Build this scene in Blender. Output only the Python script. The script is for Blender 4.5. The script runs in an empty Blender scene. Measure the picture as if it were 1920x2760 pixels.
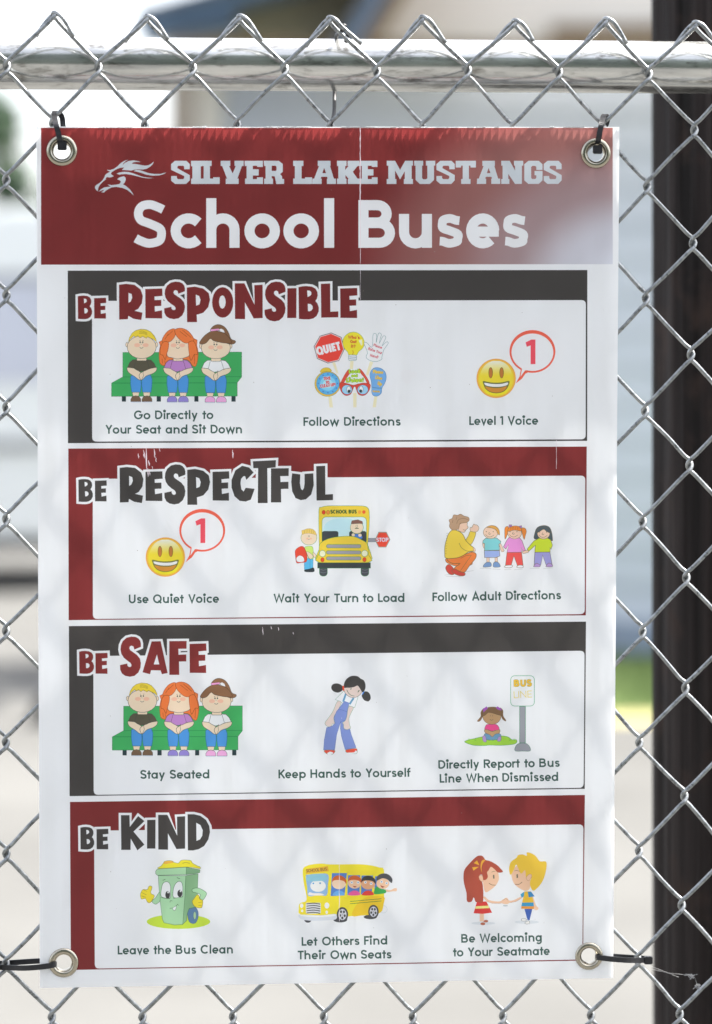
import bpy, bmesh, math, random
from mathutils import Vector, Matrix
from mathutils.geometry import delaunay_2d_cdt
random.seed(7)
sc = bpy.context.scene
COL = sc.collection

# ------------------------------------------------------------------ camera
FPX, PW, PH = 7500.0, 1920.0, 2760.0
PITCH, YAW, ROLL = math.radians(3.7), math.radians(3.8), 0.0
CAM = Vector((0.0, -2.2, 1.6))
cd = bpy.data.cameras.new('camera'); cam = bpy.data.objects.new('camera', cd); COL.objects.link(cam)
FWD = Vector((math.sin(YAW)*math.cos(PITCH), math.cos(YAW)*math.cos(PITCH), -math.sin(PITCH)))
cam.location = CAM
cam.rotation_euler = FWD.to_track_quat('-Z', 'Y').to_euler()
cd.sensor_fit = 'VERTICAL'; cd.sensor_height = 36.0; cd.lens = FPX/PH*36.0
cd.clip_start = 0.1; cd.clip_end = 2000
cd.dof.use_dof = True; cd.dof.focus_distance = 2.2; cd.dof.aperture_fstop = 3.6
sc.camera = cam
RT = FWD.cross(Vector((0, 0, 1))).normalized(); UP = RT.cross(FWD)
def P(px, py, Y=0.0):
    """the point of the vertical plane y = Y that shows at pixel (px, py) of the photograph"""
    d = FWD*FPX + RT*(px-PW/2) + UP*(PH/2-py)
    return CAM + d*((Y-CAM.y)/d.y)
def PG(px, py, z=0.0):
    d = FWD*FPX + RT*(px-PW/2) + UP*(PH/2-py)
    return CAM + d*((z-CAM.z)/d.z)

# ------------------------------------------------------------------ light
SUN = Vector((0.58, 0.22, 1.0)).normalized()
w = bpy.data.worlds.new('World'); sc.world = w; w.use_nodes = True
nt = w.node_tree; bg = nt.nodes['Background']
sky = nt.nodes.new('ShaderNodeTexSky'); sky.sky_type = 'NISHITA'; sky.sun_disc = False
sky.sun_elevation = math.asin(SUN.z); sky.sun_rotation = math.atan2(SUN.x, SUN.y)
sky.air_density = 0.8; sky.dust_density = 3.0; sky.ozone_density = 0.4
hs = nt.nodes.new('ShaderNodeHueSaturation'); hs.inputs['Saturation'].default_value = 0.38
nt.links.new(sky.outputs[0], hs.inputs['Color']); nt.links.new(hs.outputs[0], bg.inputs[0]); bg.inputs[1].default_value = 0.15
sd = bpy.data.lights.new('sun', 'SUN'); sd.energy = 4.3; sd.angle = math.radians(0.53); sd.color = (1.0, 0.96, 0.9)
so = bpy.data.objects.new('sun', sd); COL.objects.link(so)
so.rotation_euler = (-SUN).to_track_quat('-Z', 'Y').to_euler()
vs = sc.view_settings
vs.view_transform = 'Standard'; vs.look = 'None'; vs.gamma = 1.0; vs.use_curve_mapping = False
vs.exposure = 1.86
cy = sc.cycles
cy.max_bounces = 8; cy.diffuse_bounces = 5; cy.glossy_bounces = 4; cy.transmission_bounces = 8; cy.transparent_max_bounces = 8
cy.sample_clamp_indirect = 8.0

# ------------------------------------------------------------------ helpers
def lin(c):
    c = c/255.0
    return c/12.92 if c <= 0.04045 else ((c+0.055)/1.055)**2.4
def link(o, parent=None):
    COL.objects.link(o)
    if parent: o.parent = parent
    return o
def obj_pydata(name, verts, faces, mat=None, parent=None, smooth=False):
    me = bpy.data.meshes.new(name); me.from_pydata([tuple(v) for v in verts], [], faces); me.update()
    if smooth:
        for p in me.polygons: p.use_smooth = True
    o = bpy.data.objects.new(name, me)
    if mat: me.materials.append(mat)
    return link(o, parent)
def tag(o, label=None, cat=None, group=None, kind=None):
    if label: o['label'] = label
    if cat: o['category'] = cat
    if group: o['group'] = group
    if kind: o['kind'] = kind
    return o
def empty(name, loc=(0, 0, 0)):
    o = bpy.data.objects.new(name, None); o.location = loc; o.empty_display_size = 0.05
    COL.objects.link(o); return o
class MB:
    """collects shapes into one mesh"""
    def __init__(s): s.v = []; s.f = []
    def box(s, x0, y0, z0, x1, y1, z1):
        b = len(s.v)
        s.v += [(x0,y0,z0),(x1,y0,z0),(x1,y1,z0),(x0,y1,z0),(x0,y0,z1),(x1,y0,z1),(x1,y1,z1),(x0,y1,z1)]
        s.f += [(b,b+3,b+2,b+1),(b+4,b+5,b+6,b+7),(b,b+1,b+5,b+4),(b+1,b+2,b+6,b+5),(b+2,b+3,b+7,b+6),(b+3,b,b+4,b+7)]
    def tube(s, pts, r, n=8, cap=True, rr=None, up=None, flat=None, side=None):
        """sweep a circle (or a flat band when flat=(w, t)) along pts"""
        pts = [Vector(p) for p in pts]; b = len(s.v); m = len(pts)
        t0 = (pts[1]-pts[0]).normalized()
        nrm = up or (Vector((0, 1, 0)) if abs(t0.y) < 0.9 else Vector((1, 0, 0)))
        for i, p in enumerate(pts):
            t = (pts[min(i+1, m-1)]-pts[max(i-1, 0)]).normalized()
            nrm = side.cross(t).normalized() if side else (nrm - t*nrm.dot(t)).normalized(); bn = t.cross(nrm)
            ri = rr[i] if rr else r
            if flat:
                for a, c in ((1, 1), (-1, 1), (-1, -1), (1, -1)):
                    s.v.append(tuple(p + bn*(a*flat[0]/2) + nrm*(c*flat[1]/2)))
            else:
                for k in range(n):
                    a = 2*math.pi*k/n
                    s.v.append(tuple(p + (nrm*math.cos(a) + bn*math.sin(a))*ri))
        q = 4 if flat else n
        for i in range(m-1):
            for k in range(q):
                s.f.append((b+i*q+k, b+i*q+(k+1) % q, b+(i+1)*q+(k+1) % q, b+(i+1)*q+k))
        if cap:
            s.f.append(tuple(b+k for k in range(q))[::-1]); s.f.append(tuple(b+(m-1)*q+k for k in range(q)))
    def prism(s, pts, y0, y1):
        """polygon of (x, z) points extruded from y0 to y1"""
        b = len(s.v); n = len(pts)
        for y in (y0, y1): s.v += [(x, y, z) for x, z in pts]
        s.f.append(tuple(range(b, b+n))); s.f.append(tuple(range(b+2*n-1, b+n-1, -1)))
        for k in range(n):
            s.f.append((b+k, b+n+k, b+n+(k+1) % n, b+(k+1) % n))
    def build(s, name, mat, parent=None, smooth=False, bevel=0):
        o = obj_pydata(name, s.v, s.f, mat, parent)
        bm = bmesh.new(); bm.from_mesh(o.data); bmesh.ops.recalc_face_normals(bm, faces=bm.faces)
        if bevel: bmesh.ops.bevel(bm, geom=list(bm.edges), offset=bevel, segments=2, affect='EDGES', clamp_overlap=True)
        if smooth:
            for f in bm.faces: f.smooth = True
        bm.to_mesh(o.data); bm.free()
        return o
# materials
def newmat(name):
    m = bpy.data.materials.new(name); m.use_nodes = True
    nt = m.node_tree; return m, nt, nt.nodes['Principled BSDF'], nt.nodes['Material Output']
def N(nt, t, **kw):
    n = nt.nodes.new(t)
    for k, v in kw.items():
        if k.startswith('i_'): n.inputs[k[2:].replace('_', ' ')].default_value = v
        else: setattr(n, k, v)
    return n
def ramp(nt, stops, interp='LINEAR'):
    r = nt.nodes.new('ShaderNodeValToRGB'); e = r.color_ramp.elements; r.color_ramp.interpolation = interp
    while len(e) < len(stops): e.new(0.5)
    for k, (p, c) in enumerate(stops):
        e[k].position = p; e[k].color = (*c, 1) if len(c) == 3 else c
    return r
def noisy(name, c1, c2, scale=5, rough=0.6, metal=0.0, bump=0.0, stretch=(1,1,1), detail=5, bscale=None, spec=0.5):
    m, nt, b, out = newmat(name)
    tc = N(nt, 'ShaderNodeTexCoord'); mp = N(nt, 'ShaderNodeMapping'); mp.inputs['Scale'].default_value = stretch
    nt.links.new(tc.outputs['Object'], mp.inputs[0])
    no = N(nt, 'ShaderNodeTexNoise'); no.inputs['Scale'].default_value = scale; no.inputs['Detail'].default_value = detail
    nt.links.new(mp.outputs[0], no.inputs['Vector'])
    r = ramp(nt, [(0.3, c1), (0.7, c2)]); nt.links.new(no.outputs[0], r.inputs[0]); nt.links.new(r.outputs[0], b.inputs['Base Color'])
    b.inputs['Roughness'].default_value = rough; b.inputs['Metallic'].default_value = metal
    b.inputs['Specular IOR Level'].default_value = spec
    if bump:
        n2 = N(nt, 'ShaderNodeTexNoise'); n2.inputs['Scale'].default_value = bscale or scale*6; n2.inputs['Detail'].default_value = 4
        nt.links.new(mp.outputs[0], n2.inputs['Vector'])
        bp = N(nt, 'ShaderNodeBump'); bp.inputs['Strength'].default_value = bump; bp.inputs['Distance'].default_value = 0.01
        nt.links.new(n2.outputs[0], bp.inputs['Height']); nt.links.new(bp.outputs[0], b.inputs['Normal'])
    return m

# ------------------------------------------------------------------ setting
WALLY = 11.4
def rect_sheet(name, x0, y0, x1, y1, z, mat, n=1):
    o = obj_pydata(name, [(x0,y0,z),(x1,y0,z),(x1,y1,z),(x0,y1,z)], [(0,1,2,3)], mat)
    return tag(o, kind='structure')
m_ground = noisy('pale_concrete', (0.094,0.093,0.088), (0.126,0.125,0.118), scale=0.9, rough=0.9, bump=0.3, bscale=60, spec=0.2, detail=8)
rect_sheet('ground', -400, -400, 400, 500, 0.0, m_ground)
m_lawn = noisy('lawn_green', (0.11,0.16,0.06), (0.17,0.23,0.09), scale=3, rough=0.9, bump=0.6, bscale=120, spec=0.1)
m_dry = noisy('dry_grass', (0.30,0.27,0.12), (0.42,0.38,0.20), scale=4, rough=0.95, bump=0.5, bscale=90, spec=0.1)
gx0 = P(900,1900,9.5).x+1.1
rect_sheet('grass_verge', gx0-1.2, PG(1700,1950).y, 30, WALLY+3, 0.004, m_dry)
rect_sheet('lawn', gx0-1.0, PG(1700,1925).y, 30, WALLY+3, 0.008, m_lawn)
# grass blades on the lawn: nobody could count them
v = []; f = []
for i in range(9000):
    x = random.uniform(1.0, 3.2); y = random.uniform(PG(1700,1930).y, WALLY-0.1); h = random.uniform(.02,.06); a = random.uniform(0,3.14)
    dx, dy = math.cos(a)*.004, math.sin(a)*.004; b = len(v)
    v += [(x-dx,y-dy,.008),(x+dx,y+dy,.008),(x+random.uniform(-.02,.02),y+random.uniform(-.02,.02),.008+h)]; f.append((b,b+1,b+2))
tag(obj_pydata('grass', v, f, m_lawn), 'short green lawn grass along the foot of the blue grey building', 'grass', kind='stuff')

# building
m_siding = noisy('blue_grey_siding', (0.50,0.54,0.62), (0.54,0.58,0.66), scale=2, rough=0.7, stretch=(1,1,6))
m_found = noisy('foundation', (0.24,0.29,0.38), (0.28,0.33,0.42), scale=3, rough=0.9, bump=.3)
m_tan = noisy('tan_siding', (0.36,0.33,0.23), (0.42,0.38,0.27), scale=2, rough=0.8)
m_beige = noisy('beige_siding', (0.70,0.67,0.62), (0.76,0.73,0.68), scale=2, rough=0.8)
m_blue = noisy('blue_fascia_paint', (0.10,0.17,0.27), (0.13,0.21,0.32), scale=4, rough=0.5)
m_brown = noisy('brown_beam_and_shade', (0.16,0.11,0.06), (0.22,0.15,0.09), scale=8, rough=0.8, stretch=(1,8,8))
m_roof = noisy('roof_shingle', (0.10,0.11,0.13), (0.16,0.17,0.19), scale=20, rough=0.9, bump=.5)
m_wood = noisy('grey_brown_post', (0.24,0.21,0.17), (0.32,0.28,0.23), scale=8, rough=0.8, stretch=(6,6,1))
bd = empty('school_building', (P(600,1790,WALLY).x, WALLY, 0))
tag(bd, 'blue grey sided school building with tan gable and blue roof boards behind the fence', 'building')
def bpart(mb, name, mat, **kw):
    o = mb.build(name, mat, None, **kw); o.parent = bd; o.matrix_parent_inverse = Matrix.Translation(-bd.location); return o
xl = P(585, 900, WALLY).x; xr = xl+16; ztop = P(0,150,WALLY).z
mb = MB(); mb.box(xl, WALLY, 0, xr, WALLY+.3, ztop+.02); bpart(mb, 'wall', m_siding)
mb = MB(); mb.box(xl+3.2, WALLY+.3, 0, xr, WALLY+9, ztop+.02); bpart(mb, 'wall', m_siding)
mb = MB(); mb.box(xl-.01, WALLY-.05, 0, xr+.02, WALLY-.001, .17); bpart(mb, 'foundation', m_found)
z = .175; k = 0
while z < ztop-.02:
    mb = MB(); h = .178
    b = [(xl,WALLY-.022,z),(xr,WALLY-.022,z),(xr,WALLY-.006,min(z+h-.003,ztop)),(xl,WALLY-.006,min(z+h-.003,ztop)),(xl,WALLY-.002,z),(xr,WALLY-.002,z)]
    o = obj_pydata('siding_board', b, [(0,1,2,3),(4,5,1,0)], m_siding); o.parent = bd; o.matrix_parent_inverse = Matrix.Translation(-bd.location)
    z += h
mb = MB(); mb.box(xl-.09, WALLY-.04, .0, xl+.03, WALLY+.05, ztop); bpart(mb, 'corner_board', m_beige)
# porch post and beam in front of the left end
Yp = WALLY-.7
x0, x1 = P(455,300,Yp).x, P(535,300,Yp).x
mb = MB(); mb.box(x0, Yp, 0, x1, Yp+.14, P(0,150,Yp).z); bpart(mb, 'porch_post', m_wood)
mb = MB(); mb.box(P(450,0,Yp).x, Yp-.02, P(0,150,Yp).z, xl+5.5, Yp+.16, P(0,105,Yp).z); bpart(mb, 'porch_beam', m_brown)
# tan gable of the left wing (set on the beam), rising to the right
zb = P(0,150,WALLY).z
def gable(name, pts, mat, Y, d=.12):
    mb = MB(); q = [P(px, py, Y) for px, py in pts]; mb.prism([(a.x, a.z) for a in q], Y, Y+d); return bpart(mb, name, mat)
gable('tan_gable', [(470,150),(470,52),(640,12),(960,-60),(1300,-60),(1300,150)], m_tan, WALLY-.15)
gable('beige_gable', [(985,165),(1120,-40),(1300,-330),(2300,-330),(2300,165)], m_beige, WALLY-.45)
# fascia boards along the two roof slopes
def board(name, p, q, wpx, Y, d, mat):
    a, b = P(*p, Y), P(*q, Y); t = (b-a).normalized(); n = Vector((-t.z, 0, t.x)); h = wpx/FPX*(Y+2.2)
    if n.z < 0: n = -n
    mb = MB(); mb.prism([(a.x,a.z),(b.x,b.z),((b+n*h).x,(b+n*h).z),((a+n*h).x,(a+n*h).z)], Y, Y+d); return bpart(mb, name, mat)
board('fascia_board', (375,72), (1050,-110), 34, WALLY-.7, .55, m_blue)
board('fascia_board', (395,105), (640,58), 34, WALLY-.62, .40, m_blue)
board('roof_slope', (370,38), (1090,-160), 16, WALLY-.75, 1.0, m_roof)
board('rake_board', (930,170), (1240,-330), 52, WALLY-1.0, .40, m_blue)
board('rake_shade_strip', (985,170), (1280,-330), 62, WALLY-.95, .45, m_brown)  # brown strip stands in for the shade beside the rake board
board('roof_slope', (905,150), (1225,-360), 18, WALLY-1.05, 1.3, m_roof)
board('belt_board', (1490,96), (2300,90), 30, WALLY-.55, .06, m_brown)

# white passenger van on the left, seen through the strip beside the sign
m_van = noisy('white_van_paint', (0.78,0.80,0.79), (0.82,0.84,0.83), scale=1.5, rough=0.3)
m_glass = noisy('van_glass', (0.52,0.54,0.62), (0.60,0.62,0.70), scale=1, rough=0.25, spec=0.5)
m_tyre = noisy('tyre_rubber', (0.02,0.02,0.022), (0.035,0.035,0.037), scale=9, rough=0.85)
m_rim = noisy('steel_rim', (0.35,0.36,0.37), (0.45,0.46,0.47), scale=9, rough=0.4, metal=.8)
m_dark = noisy('black_trim', (0.025,0.025,0.028), (0.04,0.04,0.045), scale=9, rough=0.6)
YV = PG(50, 1592).y; xv = P(50,1400,YV).x; vr = xv+.62; LV = 5.2; vl = vr-LV
van = empty('passenger_van', (xv-2, YV+1, 0))
tag(van, 'white passenger van parked on the pale concrete behind the left edge of the sign', 'van')
def vpart(mb, name, mat, parent=None, **kw):
    o = mb.build(name, mat, None, **kw); p = parent or van; o.parent = p
    o.matrix_parent_inverse = Matrix.Translation(-van.location) if p is van else Matrix.Identity(4)
    return o
zr = P(50, 560, YV).z; z_b = .32
prof = [(vr,z_b),(vr,zr-.35),(vr-.08,zr-.08),(vr-.25,zr),(vr-LV+1.6,zr),(vr-LV+1.4,zr-.06),(vr-LV+.8,1.35),(vr-LV+.1,1.15),(vr-LV+.02,.95),(vr-LV,z_b)]
mb = MB(); mb.prism(prof, YV, YV+1.9); vpart(mb, 'body', m_van, bevel=.03)
zw1, zw0 = P(50,760,YV).z, P(50,1030,YV).z
for a, b, sl in ((vr-.12,vr-1.45,0),(vr-1.55,vr-2.8,0),(vr-2.9,vr-4.0,.35)):
    mb = MB(); mb.prism([(a,zw0),(b-.1*(sl>0),zw0),(b+sl,zw1),(a,zw1)], YV-.012, YV+.02); vpart(mb, 'side_window', m_glass)
    mb = MB(); mb.box(b, YV-.016, zw1+.004, a, YV+.01, zw1+.05); vpart(mb, 'window_trim', m_rim)
mb = MB(); mb.box(vl+.3, YV-.03, P(0,1200,YV).z-.03, vr-.02, YV+.01, P(0,1200,YV).z+.03); vpart(mb, 'side_moulding', m_rim)
mb = MB(); mb.box(vl+.05, YV-.02, .25, vr-.05, YV+1.88, z_b-.002); vpart(mb, 'sill', m_dark)
for wx in (vr-1.75, vl+.95):
    for wy in (YV-.03, YV+1.7):
        ring = [(wx+.36*math.cos(t*math.pi/12), .36+.36*math.sin(t*math.pi/12)) for t in range(24)]
        mb = MB(); mb.prism(ring, wy, wy+.24); wh = vpart(mb, 'wheel', m_tyre, bevel=.02)
        ring = [(wx+.2*math.cos(t*math.pi/12), .36+.2*math.sin(t*math.pi/12)) for t in range(24)]
        mb = MB(); mb.prism(ring, wy-.012, wy+.25); r_ = mb.build('rim', m_rim)
        r_.parent = wh; r_.matrix_parent_inverse = Matrix.Translation(-van.location)
for y in (YV+.2, YV+1.5):
    mb = MB(); mb.box(vl-.02, y, .75, vl+.02, y+.25, .95); vpart(mb, 'headlight', m_rim)
    mb = MB(); mb.box(vr-.01, y-.1, .85, vr+.02, y+.1, 1.25); vpart(mb, 'tail_light', m_brown)
mb = MB(); mb.box(vl+.95, YV-.2, 1.35, vl+1.02, YV-.01, 1.6); vpart(mb, 'side_mirror', m_dark)
# low black wheel stop on the concrete
g1 = PG(108, 1955)
mb = MB(); mb.prism([(g1.x-.05,0),(g1.x+1.6,0),(g1.x+1.57,.14),(g1.x+0.0,.14)], g1.y, g1.y+.15)
ws = mb.build('wheel_stop', m_dark, bevel=.02); tag(ws, 'low dark rubber wheel stop on the pale concrete beyond the left sign edge', 'wheel stop')

# trees: real trunks, limbs and leaf-sized faces through the crown's volume
m_bark = noisy('bark', (0.06,0.045,0.03), (0.11,0.08,0.055), scale=12, rough=.9, bump=.6, stretch=(4,4,1))
def leafmat(name, c1, c2):
    m, nt, b, out = newmat(name)
    gi = N(nt, 'ShaderNodeNewGeometry'); r = ramp(nt, [(0, c1), (1, c2)])
    nt.links.new(gi.outputs['Random Per Island'], r.inputs[0]); nt.links.new(r.outputs[0], b.inputs['Base Color'])
    b.inputs['Roughness'].default_value = .6
    tr = N(nt, 'ShaderNodeBsdfTranslucent'); nt.links.new(r.outputs[0], tr.inputs[0])
    mx = N(nt, 'ShaderNodeMixShader'); mx.inputs[0].default_value = .3
    nt.links.new(b.outputs[0], mx.inputs[1]); nt.links.new(tr.outputs[0], mx.inputs[2]); nt.links.new(mx.outputs[0], out.inputs[0])
    return m
m_leaf = leafmat('tree_leaves', (0.03,0.065,0.04), (0.07,0.13,0.06))
def tree(x, y, h, r, label, group=None, seed=1, n=9000, ls=.10):
    rnd = random.Random(seed); root = empty('broadleaf_tree', (x, y, 0)); tag(root, label, 'tree', group)
    mb = MB(); base = .035*h
    tp = [Vector((0,0,0)), Vector((.1,0,h*.2)), Vector((-.05,.1,h*.45)), Vector((0,0,h*.8))]
    mb.tube(tp, 1, n=9, rr=[base*1.3, base, base*.7, base*.2])
    for i in range(9):
        a = rnd.uniform(0, 6.28); z0 = h*rnd.uniform(.22,.6)
        mb.tube([(0,0,z0),(math.cos(a)*r*.4,math.sin(a)*r*.4,z0+h*.12),(math.cos(a)*r*.75,math.sin(a)*r*.75,z0+h*.2)], 1, n=6, rr=[base*.45,base*.25,base*.08])
    mb.build('trunk', m_bark, root, smooth=True)
    cl = []
    for i in range(46):
        u = rnd.gauss(0,.42), rnd.gauss(0,.42), rnd.uniform(-.9,.9)
        s = math.sqrt(max(0.15, 1-u[2]*u[2]))
        cl.append((u[0]*r*1.25*s, u[1]*r*1.25*s, h*.62+u[2]*h*.36, r*rnd.uniform(.18,.34)))
    v = []; f = []
    for i in range(n):
        c = rnd.choice(cl); d = Vector((rnd.gauss(0,1),rnd.gauss(0,1),rnd.gauss(0,1))).normalized()*c[3]*rnd.random()**.4
        p = Vector(c[:3])+d; e = Vector((rnd.gauss(0,1),rnd.gauss(0,1),rnd.gauss(0,1))).normalized(); g = e.orthogonal().normalized()
        s = ls*rnd.uniform(.6,1.4); b = len(v)
        v += [p-e*s, p+g*s*.5, p+e*s, p-g*s*.5]; f.append((b,b+1,b+2,b+3))
    obj_pydata('crown', v, f, m_leaf, root)
tp_ = P(0, 400, 24)
tree(P(-205,0,24).x, 24, 4.6, 1.25, 'dark green tree against the white sky at the far left above the van', seed=3)

# tall unseen trees added behind the camera, shaped for a dark band in the rail
v = []; f = []; rnd = random.Random(5)
tops = [rnd.uniform(6.3, 9.0) for i in range(30)]
for i in range(16000):
    x = rnd.gauss(0,3.2) if i % 4 else rnd.uniform(-22, 22); hmax = max(tops[int((max(-22,min(22,x))+22)/44*29.9)]*.42, 11.5*(1-(x/6.5)**2))*(0.85+.2*rnd.random())
    z = rnd.uniform(.2, hmax); p = Vector((x, -13.5+rnd.gauss(0,1.0), z)); e = Vector((rnd.gauss(0,1),rnd.gauss(0,.6),rnd.gauss(0,1))).normalized(); g = e.orthogonal().normalized()
    s = rnd.uniform(.15,.38); b = len(v); v += [p-e*s, p+g*s*.7, p+e*s, p-g*s*.7]; f.append((b,b+1,b+2,b+3))
tag(obj_pydata('added_treeline', v, f, m_leaf), 'unseen dark trees added behind the camera to mirror in the rail', 'added_treeline', kind='stuff')

# ------------------------------------------------------------------ wooden pole behind the fence
def polemat():
    m, nt, b, out = newmat('dark_weathered_pole')
    tc = N(nt, 'ShaderNodeTexCoord'); mp = N(nt, 'ShaderNodeMapping'); mp.inputs['Scale'].default_value = (60, 60, 1.6)
    nt.links.new(tc.outputs['Object'], mp.inputs[0])
    no = N(nt, 'ShaderNodeTexNoise'); no.inputs['Scale'].default_value = 1.0; no.inputs['Detail'].default_value = 8
    nt.links.new(mp.outputs[0], no.inputs['Vector'])
    r = ramp(nt, [(.3,(.004,.0025,.002)),(.55,(.020,.015,.014)),(.8,(.052,.042,.039))]); nt.links.new(no.outputs[0], r.inputs[0])
    n2 = N(nt, 'ShaderNodeTexNoise'); n2.inputs['Scale'].default_value = 14; n2.inputs['Detail'].default_value = 6
    nt.links.new(tc.outputs['Object'], n2.inputs['Vector'])
    r2 = ramp(nt, [(.56,(0,0,0)),(.70,(.8,.8,.8))]); nt.links.new(n2.outputs[0], r2.inputs[0])
    mx = N(nt, 'ShaderNodeMix', data_type='RGBA'); mx.inputs[7].default_value = (.042,.026,.020,1)
    nt.links.new(r2.outputs[0], mx.inputs[0]); nt.links.new(r.outputs[0], mx.inputs[6])
    nt.links.new(mx.outputs[2], b.inputs['Base Color']); b.inputs['Roughness'].default_value = .85; b.inputs['Specular IOR Level'].default_value = .2
    bp = N(nt, 'ShaderNodeBump'); bp.inputs['Strength'].default_value = 1.0; bp.inputs['Distance'].default_value = .012
    nt.links.new(no.outputs[0], bp.inputs['Height']); nt.links.new(bp.outputs[0], b.inputs['Normal'])
    return m
m_pole = polemat()
Ypole = .36; R_ = .14
a_ = P(1757, 0, Ypole); b_ = P(1763, 2760, Ypole); d_ = (a_-b_).normalized()
pb = b_ - d_*(b_.z/d_.z); pt = pb + d_*2.42
mb = MB(); off = Vector((R_, 0, 0))
n_ = 40; ring0 = []
rnd = random.Random(4); prof_ = [R_*(1+rnd.uniform(-.012,.012)) for k in range(n_)]
for k in range(n_):
    if rnd.random() < .22: prof_[k] -= rnd.uniform(.004,.009)
for i in range(14):
    c = pb + (pt-pb)*(i/13) + off
    for k in range(n_):
        a = 2*math.pi*k/n_ + .02*math.sin(i*1.3+k); rr_ = prof_[k]*(1-.012*i/13)
        mb.v.append((c.x+math.cos(a)*rr_, c.y+math.sin(a)*rr_, c.z))
for i in range(13):
    for k in range(n_): mb.f.append((i*n_+k, i*n_+(k+1) % n_, (i+1)*n_+(k+1) % n_, (i+1)*n_+k))
mb.f.append(tuple(range(13*n_, 14*n_)))
pole = mb.build('wooden_pole', m_pole, smooth=False)
tag(pole, 'dark brown weathered wooden pole standing right behind the chain link fence', 'pole')

# ------------------------------------------------------------------ chain link fence
def galv(name, c1, c2, rough, scale, stretch=(1,1,1), bump=.15, dirt=0.0, metal=.85, dull=.4):
    m, nt, b, out = newmat(name)
    tc = N(nt, 'ShaderNodeTexCoord'); mp = N(nt, 'ShaderNodeMapping'); mp.inputs['Scale'].default_value = stretch
    nt.links.new(tc.outputs['Object'], mp.inputs[0])
    no = N(nt, 'ShaderNodeTexNoise'); no.inputs['Scale'].default_value = scale; no.inputs['Detail'].default_value = 7; no.inputs['Roughness'].default_value = .65
    nt.links.new(mp.outputs[0], no.inputs['Vector'])
    r = ramp(nt, [(.32, c1), (.62, c2)]); nt.links.new(no.outputs[0], r.inputs[0])
    col = r.outputs[0]
    if dirt:
        n3 = N(nt, 'ShaderNodeTexNoise'); n3.inputs['Scale'].default_value = 1.0; n3.inputs['Detail'].default_value = 8; n3.inputs['Roughness'].default_value = .75
        m3 = N(nt, 'ShaderNodeMapping'); m3.inputs['Scale'].default_value = (40, 130, 130); nt.links.new(tc.outputs['Object'], m3.inputs[0]); nt.links.new(m3.outputs[0], n3.inputs['Vector'])
        r3 = ramp(nt, [(.53,(0,0,0)),(.68,(dirt,)*3)]); nt.links.new(n3.outputs[0], r3.inputs[0])
        mx = N(nt, 'ShaderNodeMix', data_type='RGBA'); mx.inputs[7].default_value = (.10,.09,.075,1)
        nt.links.new(r3.outputs[0], mx.inputs[0]); nt.links.new(col, mx.inputs[6]); col = mx.outputs[2]
    nt.links.new(col, b.inputs['Base Color'])
    b.inputs['Metallic'].default_value = metal
    rr = N(nt, 'ShaderNodeMapRange'); rr.inputs['To Min'].default_value = rough*.7; rr.inputs['To Max'].default_value = rough*1.4
    nt.links.new(no.outputs[0], rr.inputs[0]); nt.links.new(rr.outputs[0], b.inputs['Roughness'])
    bp = N(nt, 'ShaderNodeBump'); bp.inputs['Strength'].default_value = bump; bp.inputs['Distance'].default_value = .001
    nt.links.new(no.outputs[0], bp.inputs['Height']); nt.links.new(bp.outputs[0], b.inputs['Normal'])
    gl = N(nt, 'ShaderNodeBsdfAnisotropic'); gl.inputs['Roughness'].default_value = .58; nt.links.new(col, gl.inputs['Color']); nt.links.new(bp.outputs[0], gl.inputs['Normal'])
    mx2 = N(nt, 'ShaderNodeMixShader'); mx2.inputs[0].default_value = dull
    nt.links.new(b.outputs[0], mx2.inputs[1]); nt.links.new(gl.outputs[0], mx2.inputs[2]); nt.links.new(mx2.outputs[0], out.inputs[0])
    return m
m_wire = galv('galvanised_wire', (.17,.18,.185), (.40,.415,.42), .28, 210, bump=.4, metal=.88, dull=.26, dirt=.3)
m_rail = galv('galvanised_rail', (.42,.43,.43), (.74,.74,.72), .17, 26, stretch=(.35,4,4), bump=.10, dirt=.85, metal=.97, dull=.22)
fence = empty('chain_link_fence', (0, 0, 0))
tag(fence, 'galvanised chain link fence with diamond mesh and round top rail, carrying the school sign', 'fence')
c00, c14 = P(18,180), P(1752,197); b00, b14 = P(17,2597), P(1717,2587)
def node(c, r):
    u, t = c/14.0, r/16.0
    return (c00*(1-u)+c14*u)*(1-t) + (b00*(1-u)+b14*u)*t
WR = .00170
def catmull(pts, sub=3):
    out = []; n = len(pts)
    for i in range(n-1):
        p0, p1, p2, p3 = pts[max(i-1,0)], pts[i], pts[i+1], pts[min(i+2,n-1)]
        for j in range(sub):
            t = j/sub
            out.append(.5*((2*p1)+(-p0+p2)*t+(2*p0-5*p1+4*p2-p3)*t*t+(-p0+3*p1-3*p2+p3)*t**3))
    out.append(pts[-1]); return out
rnd = random.Random(12)
jit = {}
def nj(c, r):
    if (c, r) not in jit:
        s = .0009 if 0 <= r <= 17 and -1 <= c <= 15 else .0012
        jit[(c, r)] = Vector((rnd.uniform(-s,s), 0, rnd.uniform(-s,s)))
    p = node(c, r)+jit[(c, r)]
    if r == -1: p = node(c, -0.86)+jit[(c, r)]
    return p
NROW = 40
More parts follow.
